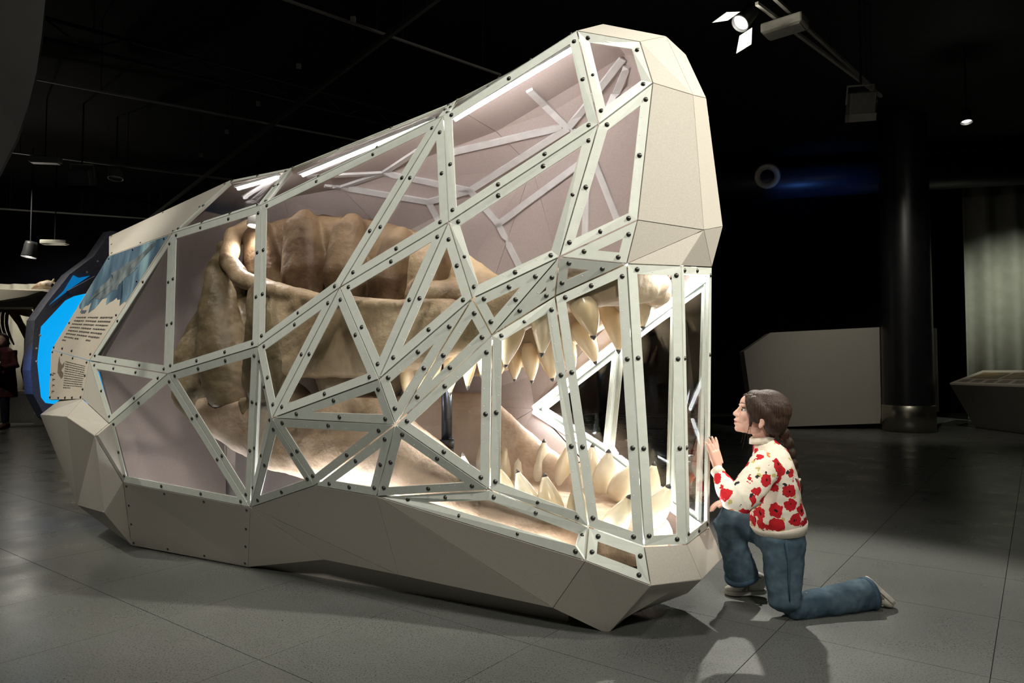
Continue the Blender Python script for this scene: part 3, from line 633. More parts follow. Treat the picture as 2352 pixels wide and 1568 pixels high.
# eyes
for s in (-1, 1):
    e = H(.0695, s*.031, .002); mb = MB(); ball(mb, e, .0112, .0112, .0112, HR); eye = mb.build('eye', speck('eye_white', (.55, .50, .46), (.6, .55, .5), 10, .3), girl, True)
    mb = MB(); ball(mb, e+fv*.0070+sv*s*.0015, .0058, .0066, .0066, HR); mb.build('iris', speck('brown_iris', (.03, .017, .01), (.05, .03, .015), 60, .1), eye, True)
    mb = MB(); mb.tube([H(.077, s*.0195, .0075), H(.0800, s*.030, .0120), H(.072, s*.0425, .0095)], [.0010, .0016, .0010], 8); mb.build('eyelid', M['hair'], girl, True)
    mb = MB(); mb.tube([H(.0905, s*.013, .0265), H(.0865, s*.030, .0325), H(.0735, s*.045, .0305)], [.0009, .0014, .0007], 8); mb.build('eyebrow', M['brow'], girl, True)
mb = MB(); ball(mb, H(.0905, 0, -.0548), .0062, .014, .0036, HR, 12); mb.build('mouth', speck('lips', (.30, .09, .08), (.36, .12, .10), 40, .4), girl, True)
# --- hair: cap, side locks and a tied plait down the back
hm = MB()
ball(hm, H(-.030, 0, .028), .094, .081, .086, HR, 24); ball(hm, H(-.058, 0, -.012), .062, .075, .072, HR, 20); ball(hm, H(.026, 0, .060), .050, .062, .040, HR, 20)
for s in (-1, 1):
    wloft(hm, [(H(.050, s*.055, .062), .012, .018), (H(.026, s*.068, .030), .012, .030), (H(-.014, s*.074, .008), .012, .032), (H(-.042, s*.070, -.026), .012, .030), (H(-.056, s*.05, -.060), .014, .028)], sv, 14)
    wloft(hm, [(H(.068, s*.040, .070), .008, .016), (H(.060, s*.054, .045), .008, .020), (H(.042, s*.066, .012), .008, .024), (H(.022, s*.071, -.015), .008, .022), (H(.006, s*.072, -.035), .006, .012)], sv, 12)
    wloft(hm, [(H(.066, s*.044, .056), .006, .010), (H(.050, s*.062, .022), .005, .012), (H(.040, s*.066, -.015), .004, .010), (H(.036, s*.065, -.06), .003, .006)], sv, 10)
hairc = hm.build('hair', M['hair'], girl); r_ = hairc.modifiers.new('remesh', 'REMESH'); r_.mode = 'VOXEL'; r_.voxel_size = .004; r_.use_smooth_shade = True
s_ = hairc.modifiers.new('smooth', 'SMOOTH'); s_.iterations = 5; s_.factor = .5
# loose front locks
mb = MB(); rng = random.Random(3)
for k in range(7):
    f = .058-.004*(k % 8)+rng.uniform(-.004, .004); s = (-1, 1)[k % 2]; ln = rng.uniform(.07, .15)
    mb.tube([H(f+.01, s*.036, .066), H(f, s*.058, .03), H(f-.008, s*.064, -.02), H(f-.012+rng.uniform(-.006, .008), s*.062, -.03-ln*.5), H(f-.016+rng.uniform(-.01, .012), s*.06, -.03-ln)], [.0010, .0012, .0010, .0008, .0004], 5)
mb.build('hair_strands', M['hair'], hairc, True)
pl = MB(); pp = [G(x, y, yy) for x, y, yy in ((1796, 990, 2.98), (1808, 1012, 2.975), (1815, 1035, 2.97), (1820, 1060, 2.965), (1826, 1082, 2.96), (1830, 1098, 2.96))]
for i in range(len(pp)-1):
    for s in (0, 1):
        c = pp[i].lerp(pp[i+1], .25+.5*s); ball(pl, c+DEP*(.010 if s else -.010), .026-.0022*i, .022-.002*i, .030-.002*i, None, 12)
plait = pl.build('plait', M['hair'], girl); r_ = plait.modifiers.new('remesh', 'REMESH'); r_.mode = 'VOXEL'; r_.voxel_size = .004; r_.use_smooth_shade = True
s_ = plait.modifiers.new('smooth', 'SMOOTH'); s_.iterations = 6; s_.factor = .6
MB().lathe([(.006, -.006), (.0165, -.005), (.0165, .005), (.006, .006)], G(1830, 1101, 2.96), 12).build('hair_tie', M['rib'], plait, True)
pl = MB(); wloft(pl, [(G(1830, 1102, 2.96), .012, .013), (G(1835, 1120, 2.955), .019, .017), (G(1838, 1138, 2.955), .008, .006)], DEP, 12); pl.build('plait_end', M['hair'], plait, True)
# --- sweater
sw = MB()
wloft(sw, [(G(1752, 1013, YM), .052, .046), (G(1757, 1024, YM), .062, .052), (G(1768, 1042, YM), .105, .066), (G(1774, 1068, YM), .135, .078), (G(1778, 1105, YM), .138, .088), (G(1780, 1150, YM), .136, .098), (G(1784, 1185, YM), .138, .108), (G(1788, 1205, YM), .132, .106)], DEP, 24, 2.3, .25)
wloft(sw, [(G(1765, 1056, 2.89), .05, .062), (G(1748, 1085, 2.855), .05, .066), (G(1722, 1125, 2.82), .048, .066), (G(1700, 1150, 2.80), .046, .060), (G(1682, 1145, 2.815), .044, .054), (G(1668, 1122, 2.85), .038, .044), (G(1656, 1098, 2.88), .030, .033), (G(1650, 1088, 2.895), .025, .027)], DEP, 18, 2.1, .3)
wloft(sw, [(G(1765, 1056, 3.08), .05, .06), (G(1742, 1100, 3.14), .048, .058), (G(1715, 1140, 3.16), .046, .05), (G(1690, 1148, 3.14), .034, .036)], DEP, 16, 2.1, .3)
sweater = sw.build('sweater', M['knit'], girl); organic(sweater, .0065, 5, .012, .05)
MB().lathe([(.046, -.012), (.054, -.010), (.050, .012), (.043, .016), (.041, .010), (.043, -.012)], G(1750, 1010, YM), 24, Vector((-.14, 0, 1))).build('collar', M['rib'], sweater, True)
mb = MB(); wloft(mb, [(G(1787, 1200, YM), .136, .112), (G(1789, 1210, YM), .131, .108), (G(1790, 1221, YM), .122, .100)], DEP, 40, 2.2, .05); mb.build('waistband', M['rib'], sweater, True)
mb = MB(); d = (wr-el).normalized(); mb.lathe([(.018, -.016), (.028, -.014), (.026, .012), (.022, .016), (.017, .012)], G(1648, 1083, 2.90), 20, d); mb.build('cuff', M['rib'], sweater, True)
# --- jeans
jn = MB()
wloft(jn, [(G(1790, 1212, YM), .118, .094), (G(1792, 1235, YM), .120, .096), (G(1790, 1262, YM), .112, .094)], DEP, 22, 2.3, .4)
wloft(jn, [(G(1797, 1235, 2.93), .066, .088), (G(1800, 1290, 2.925), .066, .082), (G(1800, 1345, 2.92), .062, .072), (G(1803, 1388, 2.915), .058, .062)], DEP, 20, 2.2, .75)
wloft(jn, [(G(1812, 1392, 2.92), .056, .052), (G(1850, 1390, 2.945), .056, .054), (G(1900, 1382, 2.975), .058, .058), (G(1950, 1372, 3.005), .060, .064), (G(1985, 1364, 3.03), .062, .068), (G(1996, 1362, 3.035), .060, .066)], DEP, 20, 2.2, .12)
wloft(jn, [(G(1775, 1225, 3.05), .066, .080), (G(1730, 1206, 3.085), .064, .070), (G(1690, 1192, 3.105), .060, .060), (G(1662, 1192, 3.115), .056, .052)], DEP, 20, 2.2, .7)
wloft(jn, [(G(1664, 1192, 3.115), .054, .052), (G(1678, 1230, 3.12), .058, .058), (G(1692, 1275, 3.13), .062, .064), (G(1702, 1310, 3.14), .066, .070), (G(1706, 1322, 3.145), .066, .071)], DEP, 20, 2.2, .1)
jeans = jn.build('jeans', M['denim'], girl); organic(jeans, .0075, 4, .016, .06)
mb = MB(); mb.tube([G(1806, 1240, 2.835), G(1812, 1290, 2.843), G(1812, 1340, 2.848), G(1814, 1380, 2.852)], .0028, 6); mb.build('seam', M['seam'], jeans, True)
mb = MB(); wloft(mb, [(G(1702, 1318, 3.14), .069, .073), (G(1704, 1327, 3.145), .069, .074)], DEP, 24, 2.2, .02); mb.build('hem', M['seam'], jeans, True)
mb = MB(); wloft(mb, [(G(1990, 1364, 3.03), .064, .070), (G(1999, 1361, 3.035), .063, .069)], DEP, 24, 2.2, .02); mb.build('hem', M['seam'], jeans, True)
# --- shoes
def shoe(heel, toe, up, stripes):
    d = (toe-heel); ln = d.length; d.normalize(); up = (up-d*up.dot(d)).normalized(); s = d.cross(up)
    Q = lambda t, x, u: heel+d*ln*t+s*x+up*u
    out = [(0, .0), (.05, .022), (.2, .029), (.4, .028), (.6, .034), (.8, .034), (.93, .022), (1.0, 0)]
    ring = [(t, x) for t, x in out]+[(t, -x) for t, x in reversed(out[1:-1])]
    mb = MB(); mb.prism([Q(t, x*1.08, 0) for t, x in ring], up*0, up*.018); so = mb.build('sole', M['sole'], girl)
    bv = so.modifiers.new('bevel', 'BEVEL'); bv.width = .004; bv.segments = 2
    mb = MB(); wloft(mb, [(Q(.04, 0, .045), .024, .036), (Q(.16, 0, .052), .029, .044), (Q(.32, 0, .05), .029, .042), (Q(.5, 0, .040), .030, .030), (Q(.68, 0, .030), .033, .022), (Q(.84, 0, .025), .031, .017), (Q(.95, 0, .020), .020, .012)], s, 18, 2.3, .5)
    up_ = mb.build('shoe', M['shoe'], girl, True)
    so.parent = up_; so.matrix_parent_inverse = Matrix.Identity(4)
    mb = MB(); mb.tube([Q(.1, -.03, .078), Q(.2, -.036, .084), Q(.3, -.030, .084)], .006, 8); 
    for k in range(4):
        t = .42+.07*k; h = .073-.030*(t-.38)/.3; mb.tube([Q(t, -.016, h-.004), Q(t+.01, 0, h+.002), Q(t, .016, h-.004)], .003, 6)
    mb.build('laces', M['stripe'] if stripes == 2 else M['shoe'], up_, True)
    if stripes:
        for sd in (-1, 1):
            for k in range(3):
                t = .34+.07*k; mb = MB(); mb.beam(Q(t, sd*.032, .064-.012*k), Q(t+.09, sd*.0345, .022), .004, .010, s); mb.build('stripe', M['stripe'], up_)
    return up_
shoe(G(1762, 1362, 3.17)*1+Vector((0, 0, 0)), atz(1664, 1364, 0.0), Vector((0, 0, 1)), 2)
shoe(G(1992, 1322, 3.04), G(2057, 1384, 3.045), Vector((-.68, 0, -.73)), 1)
# ================================================================ BACK END OF THE CASE: printed boards and blue portal
def boardprint(q, name, parent):
    """bilinear point on a printed board, a hair in front of its face"""
    n = outward(q)
    return (lambda s, t, h=.0008: (q[0]*(1-s)*(1-t)+q[1]*s*(1-t)+q[2]*s*t+q[3]*(1-s)*t)+n*h), n
M['cream'] = speck('cream_printed_board', (.52, .47, .39), (.58, .53, .44), 120, .7)
M['ink'] = speck('dark_print', (.06, .05, .04), (.09, .08, .065), 60, .8)
def paintmat():
    m, t, b = newmat('underwater_picture'); N = t.nodes; K = t.links; g = N.new('ShaderNodeNewGeometry')
    mp = N.new('ShaderNodeMapping'); mp.inputs['Rotation'].default_value = (0, R(-35), 0); mp.inputs['Scale'].default_value = (7, 3, 1.6); K.new(g.outputs['Position'], mp.inputs['Vector'])
    n = N.new('ShaderNodeTexNoise'); n.inputs['Scale'].default_value = 1.6; n.inputs['Detail'].default_value = 5; K.new(mp.outputs[0], n.inputs['Vector'])
    r = N.new('ShaderNodeValToRGB'); e = r.color_ramp.elements; e[0].position = .32; e[0].color = (.035, .07, .12, 1); e[1].position = .72; e[1].color = (.30, .48, .54, 1); x = e.new(.52); x.color = (.09, .17, .24, 1)
    K.new(n.outputs['Fac'], r.inputs['Fac']); K.new(r.outputs['Color'], b.inputs['Base Color']); b.inputs['Roughness'].default_value = .5; return m
M['paint'] = paintmat()
M['beast'] = speck('grey_swimming_shape', (.05, .075, .09), (.20, .24, .25), 14, .6)
q = [V['IB'], V['E0'], V['a'], V['IC']]
ib, n_ = panel(q, .018, 'cream', 'printed_board'); at_, nn = boardprint(q, '', ib)
rng = random.Random(5)
bot = [(.02+.96*i/24, .50+.035*math.sin(i*.9)+.03*rng.uniform(-1, 1)+.05*math.exp(-((i-7)/3.)**2)) for i in range(25)]
poly = [(.0, .01), (.97, .01)]+list(reversed(bot)); cvt = (.5, .2)
vs = [at_(s, t) for s, t in poly]+[at_(*cvt)]
mobj('picture', vs, [(i, (i+1) % len(poly), len(poly)) for i in range(len(poly))], M['paint'], ib)
bs = [(.80, .03), (.84, .06), (.74, .18), (.70, .24), (.78, .22), (.72, .28), (.66, .30), (.62, .36), (.66, .40), (.56, .40), (.50, .45), (.42, .47), (.30, .46), (.24, .44), (.20, .49), (.20, .40), (.26, .33), (.32, .30), (.36, .24), (.30, .22), (.40, .20), (.50, .16), (.60, .14), (.70, .10), (.75, .04)]
vs = [at_(s, t, .0016) for s, t in bs]+[at_(.48, .32, .0016)]; mobj('picture_creature', vs, [(i, (i+1) % len(bs), len(bs)) for i in range(len(bs))], M['beast'], ib)
mb = MB()
def dash(f, s0, s1, t, h):
    mb.add([f(s0, t), f(s1, t), f(s1, t+h), f(s0, t+h)], [(0, 1, 2, 3)])
def textblock(f, s0, s1, t0, lines, dt, h, skew=0.0):
    for k in range(lines):
        s = s0; end = s1 if k < lines-1 else s0+(s1-s0)*.4
        while s < end-.008:
            w = rng.uniform(.02, .05); dash(f, s, min(end, s+w), t0+dt*k, h*rng.uniform(.8, 1.1)); s += w+.009
for c, (s0, s1) in enumerate(((.12, .36), (.39, .63), (.66, .92))): textblock(at_, s0, s1, .635, 8-(c > 0), .034, .014)
mb.build('lettering', M['ink'], ib)
mb = MB()
for s, w in ((.14, .02), (.17, .012), (.19, .014), (.21, .016), (.235, .014), (.255, .012)): dash(at_, s, s+w, .568-.012*(w > .018), .034)
mb.build('heading', speck('blue_print', (.05, .09, .16), (.07, .12, .2), 60, .7), ib)
for s, t in ((.05, .04), (.45, .03), (.93, .03), (.93, .35), (.95, .62), (.94, .95), (.5, .96), (.25, .96), (.04, .70), (.03, .97)): bolt(at_(s, t, .0), n_, ib, .8)
q2 = [V['IC'], V['a'], V['IE'], V['ID']]
ib2, n2_ = panel(q2, .018, 'cream', 'printed_board'); at2, _ = boardprint(q2, '', ib2)
mb = MB(); textblock(at2, .42, .93, .16, 12, .052, .022); textblock(at2, .06, .16, .5, 1, .05, .02)
for k in range(4): dash(at2, .08, .16, .46+.12*k, .02); dash(at2, .08, .11, .49+.12*k, .015)
mb.build('lettering', M['ink'], ib2)
jw = [(.24, .08), (.27, .2), (.33, .26), (.40, .18), (.385, .28), (.33, .36), (.32, .42), (.385, .43), (.39, .5), (.34, .56), (.27, .5), (.22, .44), (.22, .25)]
vs = [at2(s, t) for s, t in jw]+[at2(.28, .36)]; mobj('jaw_drawing', vs, [(i, (i+1) % len(jw), len(jw)) for i in range(len(jw))], speck('sepia_print', (.12, .09, .06), (.22, .18, .12), 90, .8), ib2)
for s, t in ((.04, .04), (.3, .04), (.6, .05), (.95, .06), (.96, .4), (.96, .75), (.94, .95), (.7, .96), (.5, .96), (.3, .96), (.03, .5), (.04, .95)): bolt(at2(s, t, 0), n2_, ib2, .8)
# blue-lit portal ring standing behind the head, round the way in from the back
pa_ = max(L(V['IC'])[0], L(V['ID'])[0])+.12
M['slate'] = speck('slate_blue_board', (.085, .09, .115), (.115, .12, .15), 60, .6)
M['bluescreen'] = emit('blue_light_panel', (.0, .38, .88), 1.0, (.01, .05, .1))
M['bluedim'] = emit('blue_light_panel_upper', (.0, .25, .65), .6, (.01, .05, .1))
portal = thing('blue_portal', W(pa_, .3, 0), 'faceted slate grey portal ring around a glowing blue panel behind the case', 'portal')
outer = [(256, 530), (216, 588), (160, 630), (112, 690), (80, 735), (70, 850), (76, 905), (104, 958), (140, 985)]
inn = [(240, 640), (205, 672), (170, 680), (150, 690), (94, 750), (85, 830), (94, 912), (104, 925), (140, 930)]
O_ = [ata(x, y, pa_) for x, y in outer]; I_ = [ata(x, y, pa_) for x, y in inn]; back = -FWD*.10
for i in range(len(O_)-1):
    MB().prism([O_[i], O_[i+1], I_[i+1], I_[i]], Vector(), back).build('ring_segment', M['slate'], portal)
    MB().prism([p+LAT*(.6-2*L(p)[1]) for p in (O_[i], O_[i+1], I_[i+1], I_[i])], Vector(), back).build('ring_segment', M['slate'], portal)
fl_ = lambda p: p+LAT*(.6-2*L(p)[1])
MB().prism([O_[0], fl_(O_[0]), fl_(I_[0]), I_[0]], Vector(), back).build('ring_segment', M['slate'], portal)
MB().prism([O_[-1], fl_(O_[-1]), fl_(I_[-1]), I_[-1]], Vector(), back).build('ring_segment', M['slate'], portal)
blue = [ata(x, y, pa_+.04) for x, y in ((262, 620), (205, 666), (148, 686), (90, 748), (81, 830), (90, 920), (150, 940), (262, 930))]
MB().prism(blue, Vector(), -FWD*.02).build('blue_panel', M['bluescreen'], portal)
MB().prism([ata(x, y, pa_-.012) for x, y in ((113, 700), (146, 668), (168, 632), (180, 638), (206, 633), (165, 660))], Vector(), FWD*.004).build('blue_strip', M['bluedim'], portal)
MB().prism([ata(x, y, pa_-.03) for x, y in ((152, 668), (215, 634), (222, 645), (158, 676))], Vector(), FWD*.02).build('bracket', M['slate'], portal)
for x, y in ((92, 770), (84, 800), (84, 830), (225, 600), (200, 625)): 
    o = MB().lathe([(0, .004), (.006, .003), (.008, 0)], ata(x, y, pa_), 8, FWD).build('screw', M['frame'], portal, True)

spot('portal_lamp', W(4.25, -.5, 1.25), atz(205, 1190, 0), 13, 50, .9, (.08, .3, 1), .1)
# ================================================================ FAR RIGHT: column, board plinths, table case, curtain, duct
cy = 11.7
col = thing('column', aty(2088, 985, cy)*1, 'round black column standing on a brushed metal base ring', 'column'); cx = aty(2088, 980, cy).x; col.location = (cx, cy, 0)
M['blackgloss'] = speck('black_gloss_paint', (.010, .010, .012), (.014, .014, .016), 5, .35)
def brushed():
    m, t, b = newmat('brushed_metal'); N = t.nodes; K = t.links; g = N.new('ShaderNodeNewGeometry'); mp = N.new('ShaderNodeMapping'); mp.inputs['Scale'].default_value = (2, 2, 60); K.new(g.outputs['Position'], mp.inputs['Vector'])
    n = N.new('ShaderNodeTexNoise'); n.inputs['Scale'].default_value = 2; K.new(mp.outputs[0], n.inputs['Vector']); r = N.new('ShaderNodeValToRGB'); r.color_ramp.elements[0].color = (.30, .29, .24, 1); r.color_ramp.elements[1].color = (.45, .43, .36, 1); K.new(n.outputs['Fac'], r.inputs['Fac']); K.new(r.outputs['Color'], b.inputs['Base Color'])
    b.inputs['Metallic'].default_value = 1; b.inputs['Roughness'].default_value = .32; return m
M['brushed'] = brushed()
MB().lathe([(.385, .44), (.375, ZC)], (cx, cy, 0), 40).build('shaft', M['blackgloss'], col, True)
MB().lathe([(.0, .0), (.40, 0), (.40, .43), (.385, .445), (.0, .445)], (cx, cy, 0), 40).build('base_ring', M['brushed'], col, True)
cab = thing('display_plinth', aty(1990, 983, 12.75), 'tall grey board plinth with a clipped corner standing behind the black column', 'plinth')
pc_ = [aty(x, y, 12.45) for x, y in ((1815, 812), (1875, 770), (2136, 757), (2144, 975), (1890, 984), (1838, 972))]; zmin = min(p.z for p in pc_)
pc_ = [Vector((p.x, p.y, max(0, p.z-zmin*(p.z < .4)))) for p in pc_]
MB().prism(pc_, Vector(), Vector((.15, .7, 0))).build('body', M['board'], cab)
cab.location = (pc_[4].x, 12.45, 0)
pc2 = [aty(x, y, 12.35) for x, y in ((2132, 753), (2145, 753), (2150, 945), (2136, 948))]
MB().prism(pc2, Vector(), Vector((.1, .08, 0))).build('edge_board', M['board'], cab)
# low table case with a printed top
tb = thing('table_case', atz(2236, 980, 0), 'low grey board table case with flared sides and printed pictures on top', 'display case')
b0 = atz(2240, 982, 0); b1 = atz(2400, 1003, 0); b1 = b0+(b1-b0)*1.6; bd_ = Vector((1.3, 1.3, 0))
hz = .80; tl = aty(2182, 883, b0.y-.25); tl.z = max(tl.z, .75); dv = (b1-b0)
tr = tl+dv*1.05; sl = Vector((1.6, 1.5, .22))
bot_ = [b0, b1, b1+bd_, b0+bd_]; top_ = [tl, tr, tr+sl, tl+sl]
mobj('body', bot_+top_, [(0, 1, 2, 3), (0, 1, 5, 4), (1, 2, 6, 5), (2, 3, 7, 6), (3, 0, 4, 7)], M['board'], tb); fixn(bpy.data.objects[-1] if False else tb.children[0]) if tb.children else None
nt = (tr-tl).cross(sl).normalized(); nt = nt if nt.z > 0 else -nt
MB().prism(top_, Vector(), nt*.03).build('top_board', M['cream'], tb)
TP = lambda s, t, h=.032: tl+(tr-tl)*s+sl*t+nt*h
M['photo1'] = speck('brown_landscape_print', (.10, .065, .02), (.34, .22, .09), 3, .5)
MB().prism([TP(.07, .35), TP(.34, .35), TP(.34, .8), TP(.07, .8)], Vector(), nt*.002).build('picture', M['photo1'], tb)
MB().prism([TP(.37, .35), TP(.64, .35), TP(.64, .8), TP(.37, .8)], Vector(), nt*.002).build('picture', M['photo1'], tb)
mb = MB()
for k in range(7):
    for c in range(5): mb.add([TP(.05+.12*c, .08+.03*k), TP(.14+.12*c, .08+.03*k), TP(.14+.12*c, .09+.03*k), TP(.05+.12*c, .09+.03*k)], [(0, 1, 2, 3)])
mb.build('lettering', M['ink'], tb)
M['curtain'] = speck('pale_curtain', (.50, .51, .42), (.58, .58, .49), 5, .9)
def curtain(name, p0, p1, z0, z1, folds, depth, label, mat):
    p0, p1 = Vector(p0), Vector(p1); d = p1-p0; n = Vector((-d.y, d.x, 0)).normalized(); K = folds*10; v = []; f = []
    rr = random.Random(folds)
    ph = [rr.uniform(.7, 1.3) for _ in range(folds+1)]
    for j, z in enumerate((z0, z0+(z1-z0)*.5, z1)):
        for i in range(K+1):
            t = i/K; w = t*folds; k = int(min(w, folds-1)); a = depth*ph[k]*math.sin(2*math.pi*w)*(1-.3*j/2)
            v.append((p0.x+d.x*t+n.x*a, p0.y+d.y*t+n.y*a, z))
    for j in range(2):
        for i in range(K): f.append((j*(K+1)+i, j*(K+1)+i+1, (j+1)*(K+1)+i+1, (j+1)*(K+1)+i))
    o = mobj(name, v, f, mat, None, True); s = o.modifiers.new('solid', 'SOLIDIFY'); s.thickness = .01; return tag(o, label, 'curtain')
c0 = aty(2222, 860, 14.4); zt = aty(2222, 392, 14.4).z
curtain('curtain', (c0.x, 14.4, 0), (c0.x+4.6, 13.4, 0), .02, min(zt, ZC-.05), 9, .10, 'pale grey green pleated curtain hanging behind the low table case', M['curtain'])
# big dark duct with a round nozzle
M['ductblue'] = speck('dark_blue_duct', (.012, .018, .035), (.016, .024, .045), 4, .4)
d0 = aty(1560, 432, 14.0); d1 = aty(2420, 378, 13.0)
du = thing('air_duct', (d0+d1)/2, 'thick dark blue air duct with a round metal nozzle under the ceiling', 'duct')
MB().tube([d0-(d1-d0)*.25, d1+(d1-d0)*.1], .34, 32).build('pipe', M['ductblue'], du, True)
nc = aty(1762, 405, 13.35); nd = (CAM-nc).normalized()
MB().lathe([(.26, -.25), (.235, -.02), (.235, .02), (.21, .045), (.165, .02), (.13, -.03), (.125, -.2)], nc, 36, nd).build('nozzle', speck('pale_metal', (.6, .56, .47), (.7, .66, .56), 10, .35), du, True)
MB().lathe([(0, -.1), (.128, -.1), (.128, -.12)], nc, 24, nd).build('nozzle_throat', M['black'], du, True)

# ================================================================ UNDER THE CEILING
def rail(name, p, q, z0, z1, label, cat, w=.03, h=.04, mat='darkmetal', group=None, hang=True):
    a, b = atz(p[0], p[1], z0), atz(q[0], q[1], z1); t = thing(name, (a+b)/2, label, cat, group)
    MB().beam(a, b, w, h).build('bar', M[mat], t)
    for k in (.1, .5, .9):
        c = a.lerp(b, k); MB().tube([c, Vector((c.x, c.y, ZC))], .006, 6).build('hanger', M['darkmetal'], t)
    return t, a, b
M['railgrey'] = speck('dark_rail_metal', (.10, .10, .09), (.14, .14, .125), 20, .4)
M['conduit'] = speck('grey_conduit', (.42, .41, .36), (.5, .49, .43), 20, .5)
rail('light_track', (1738, 8), (2024, 221), 4.3, 4.3, 'pair of grey lighting rails carrying a box lamp and a floodlight', 'track', .03, .03, 'conduit')
rail('cable_tray', (1775, -8), (2008, 205), 4.36, 4.36, 'grey cable conduit running beside the lighting rails', 'conduit', .03, .03, 'conduit')
rail('cable_tray', (78, 181), (1180, 392), 4.4, 4.4, 'long thin grey conduit crossing the dark ceiling above the case', 'conduit', .022, .022, 'greymetal')
rail('light_track', (1010, -8), (340, 504), 4.35, 4.35, 'dark lighting rail running diagonally over the back of the case', 'track', .04, .05, 'railgrey')
rail('cable_tray', (640, -6), (1150, 172), 4.4, 4.4, 'thin grey conduit passing behind the raised snout of the case', 'conduit', .022, .022, 'greymetal')
rail('cable_tray', (-20, 343), (560, 416), 4.4, 4.4, 'grey cable tray with a box lamp above the far left curtain', 'conduit', .03, .03, 'greymetal')
rail('cable_tray', (-20, 478), (380, 505), 4.5, 4.5, 'dim conduit farther back over the left hall', 'conduit', .03, .03, 'greymetal')
# lighting truss
t0, t1 = atz(100, 40, 4.7), atz(960, 272, 4.7); tr_ = thing('truss', (t0+t1)/2, 'long black lattice truss hidden in the dark ceiling', 'truss')
u_ = Vector((0, 0, -.22))
for p in (Vector(), u_): MB().tube([t0+p, t1+p], .022, 8).build('chord', M['darkmetal'], tr_, True)
for k in range(12):
    a = t0.lerp(t1, k/12); b = t0.lerp(t1, (k+1)/12); MB().tube([a+(u_ if k % 2 else Vector()), b+(Vector() if k % 2 else u_)], .012, 6).build('diagonal', M['darkmetal'], tr_, True)
for k in (.1, .9):
    c = t0.lerp(t1, k); MB().tube([c, Vector((c.x, c.y, ZC))], .01, 6).build('hanger', M['darkmetal'], tr_)
# suspension wires with clips
for x, y in ((686, 152), (593, 238), (521, 302), (461, 356), (811, 45)):
    c = atz(x, y, 4.62); s_ = thing('suspension_wire', c, 'thin ceiling wire with a small grey clip holding the diagonal rail', 'wire', 'ceiling wires of the diagonal rail')
    MB().tube([Vector((c.x, c.y, ZC)), c-Vector((0, 0, .22))], .004, 6).build('wire', M['darkmetal'], s_)
    MB().box(c, (.05, .03, .06)).build('clip', M['conduit'], s_)
# box lamps
def boxlamp(px, py, z, w, d, h, yaw, label, mat='conduit'):
    c = atz(px, py, z); t = thing('box_lamp', c, label, 'lamp'); m = Matrix.Rotation(yaw, 3, 'Z')
    o = MB().box(c, (w, d, h), m).build('housing', M[mat], t); bv = o.modifiers.new('bevel', 'BEVEL'); bv.width = min(w, d, h)*.2; bv.segments = 2
    MB().box(c-Vector((0, 0, h*.55)), (w*.86, d*.8, h*.2), m).build('diffuser', M['frame'] if mat == 'conduit' else M['conduit'], t)
    MB().tube([c, Vector((c.x, c.y, ZC))], .01, 6).build('stem', M['darkmetal'], t)
    return t
M['grime'] = speck('beige_plastic', (.5, .49, .41), (.58, .56, .47), 20, .6)
boxlamp(1802, 60, 4.22, .38, .22, .09, R(-40), 'beige box lamp fixed to the pair of lighting rails', 'grime')
boxlamp(104, 367, 4.33, .46, .14, .09, R(8), 'pale oblong box lamp under the cable tray at the left', 'grime')
boxlamp(126, 556, 3.5, .5, .14, .08, R(4), 'dim oblong box lamp far back in the left hall', 'grime')
# spot lamps
def spotlamp(px, py, z, aim, r, ln, label, lit=0.0, mat='darkmetal', doors=False, up=ZC, glow=5):
    c = atz(px, py, z); d = Vector(aim).normalized(); t = thing('spot_lamp', c, label, 'lamp')
    MB().lathe([(0, -ln), (r*.75, -ln), (r*.85, -ln*.8), (r*.9, -.3*ln), (r, 0), (r, .02), (r*.9, .02), (r*.88, -.02), (0, -.02)], c, 24, d).build('housing', M[mat], t, True)
    MB().lathe([(0, -.012), (r*.86, -.012), (r*.86, -.016), (0, -.016)], c, 24, d).build('lens', emit('lamp_lens', (1, .98, .92), lit) if lit else M['conduit'], t)
    MB().tube([c-d*ln*.6, Vector((c.x, c.y, up))-Vector((d.x*ln*.6, d.y*ln*.6, 0))], .012, 8).build('arm', M['darkmetal'], t)
    if doors:
        s = d.cross(Vector((0, 0, 1))).normalized(); u = s.cross(d)
        for e, w in ((u, s), (-u, s)):
            p = c+e*r*1.05+d*.02; MB().prism([p-w*r, p+w*r, p+w*r*1.2+d*.14+e*.09, p-w*r*1.2+d*.14+e*.09], Vector(), e*.004).build('barn_door', M['greymetal'], t)
    if lit:
        ld_ = bpy.data.lights.new('lamp_glow', 'POINT'); lo_ = bpy.data.objects.new('lamp_glow', ld_); C.objects.link(lo_); ld_.energy = glow; ld_.shadow_soft_size = .05; ld_.color = (1, .96, .85); lo_.location = c+d*.2
    return t
spotlamp(1702, 52, 4.2, (-.62, -.25, -.74), .085, .2, 'lit spotlight with barn doors aimed at the child', 12, doors=True, glow=12)
spotlamp(266, 408, 4.25, (.05, -.15, -1), .12, .34, 'unlit grey cylinder spotlight hanging above the left of the case', 0, 'greymetal')
spotlamp(66, 588, 3.2, (-.1, -.1, -1), .13, .28, 'lit track spotlight hanging far back in the left hall', 4, glow=20)
spotlamp(2220, 278, 4.3, (-.1, -.2, -1), .07, .16, 'small lit spotlight near the curtain above the low table case', 14, glow=6)
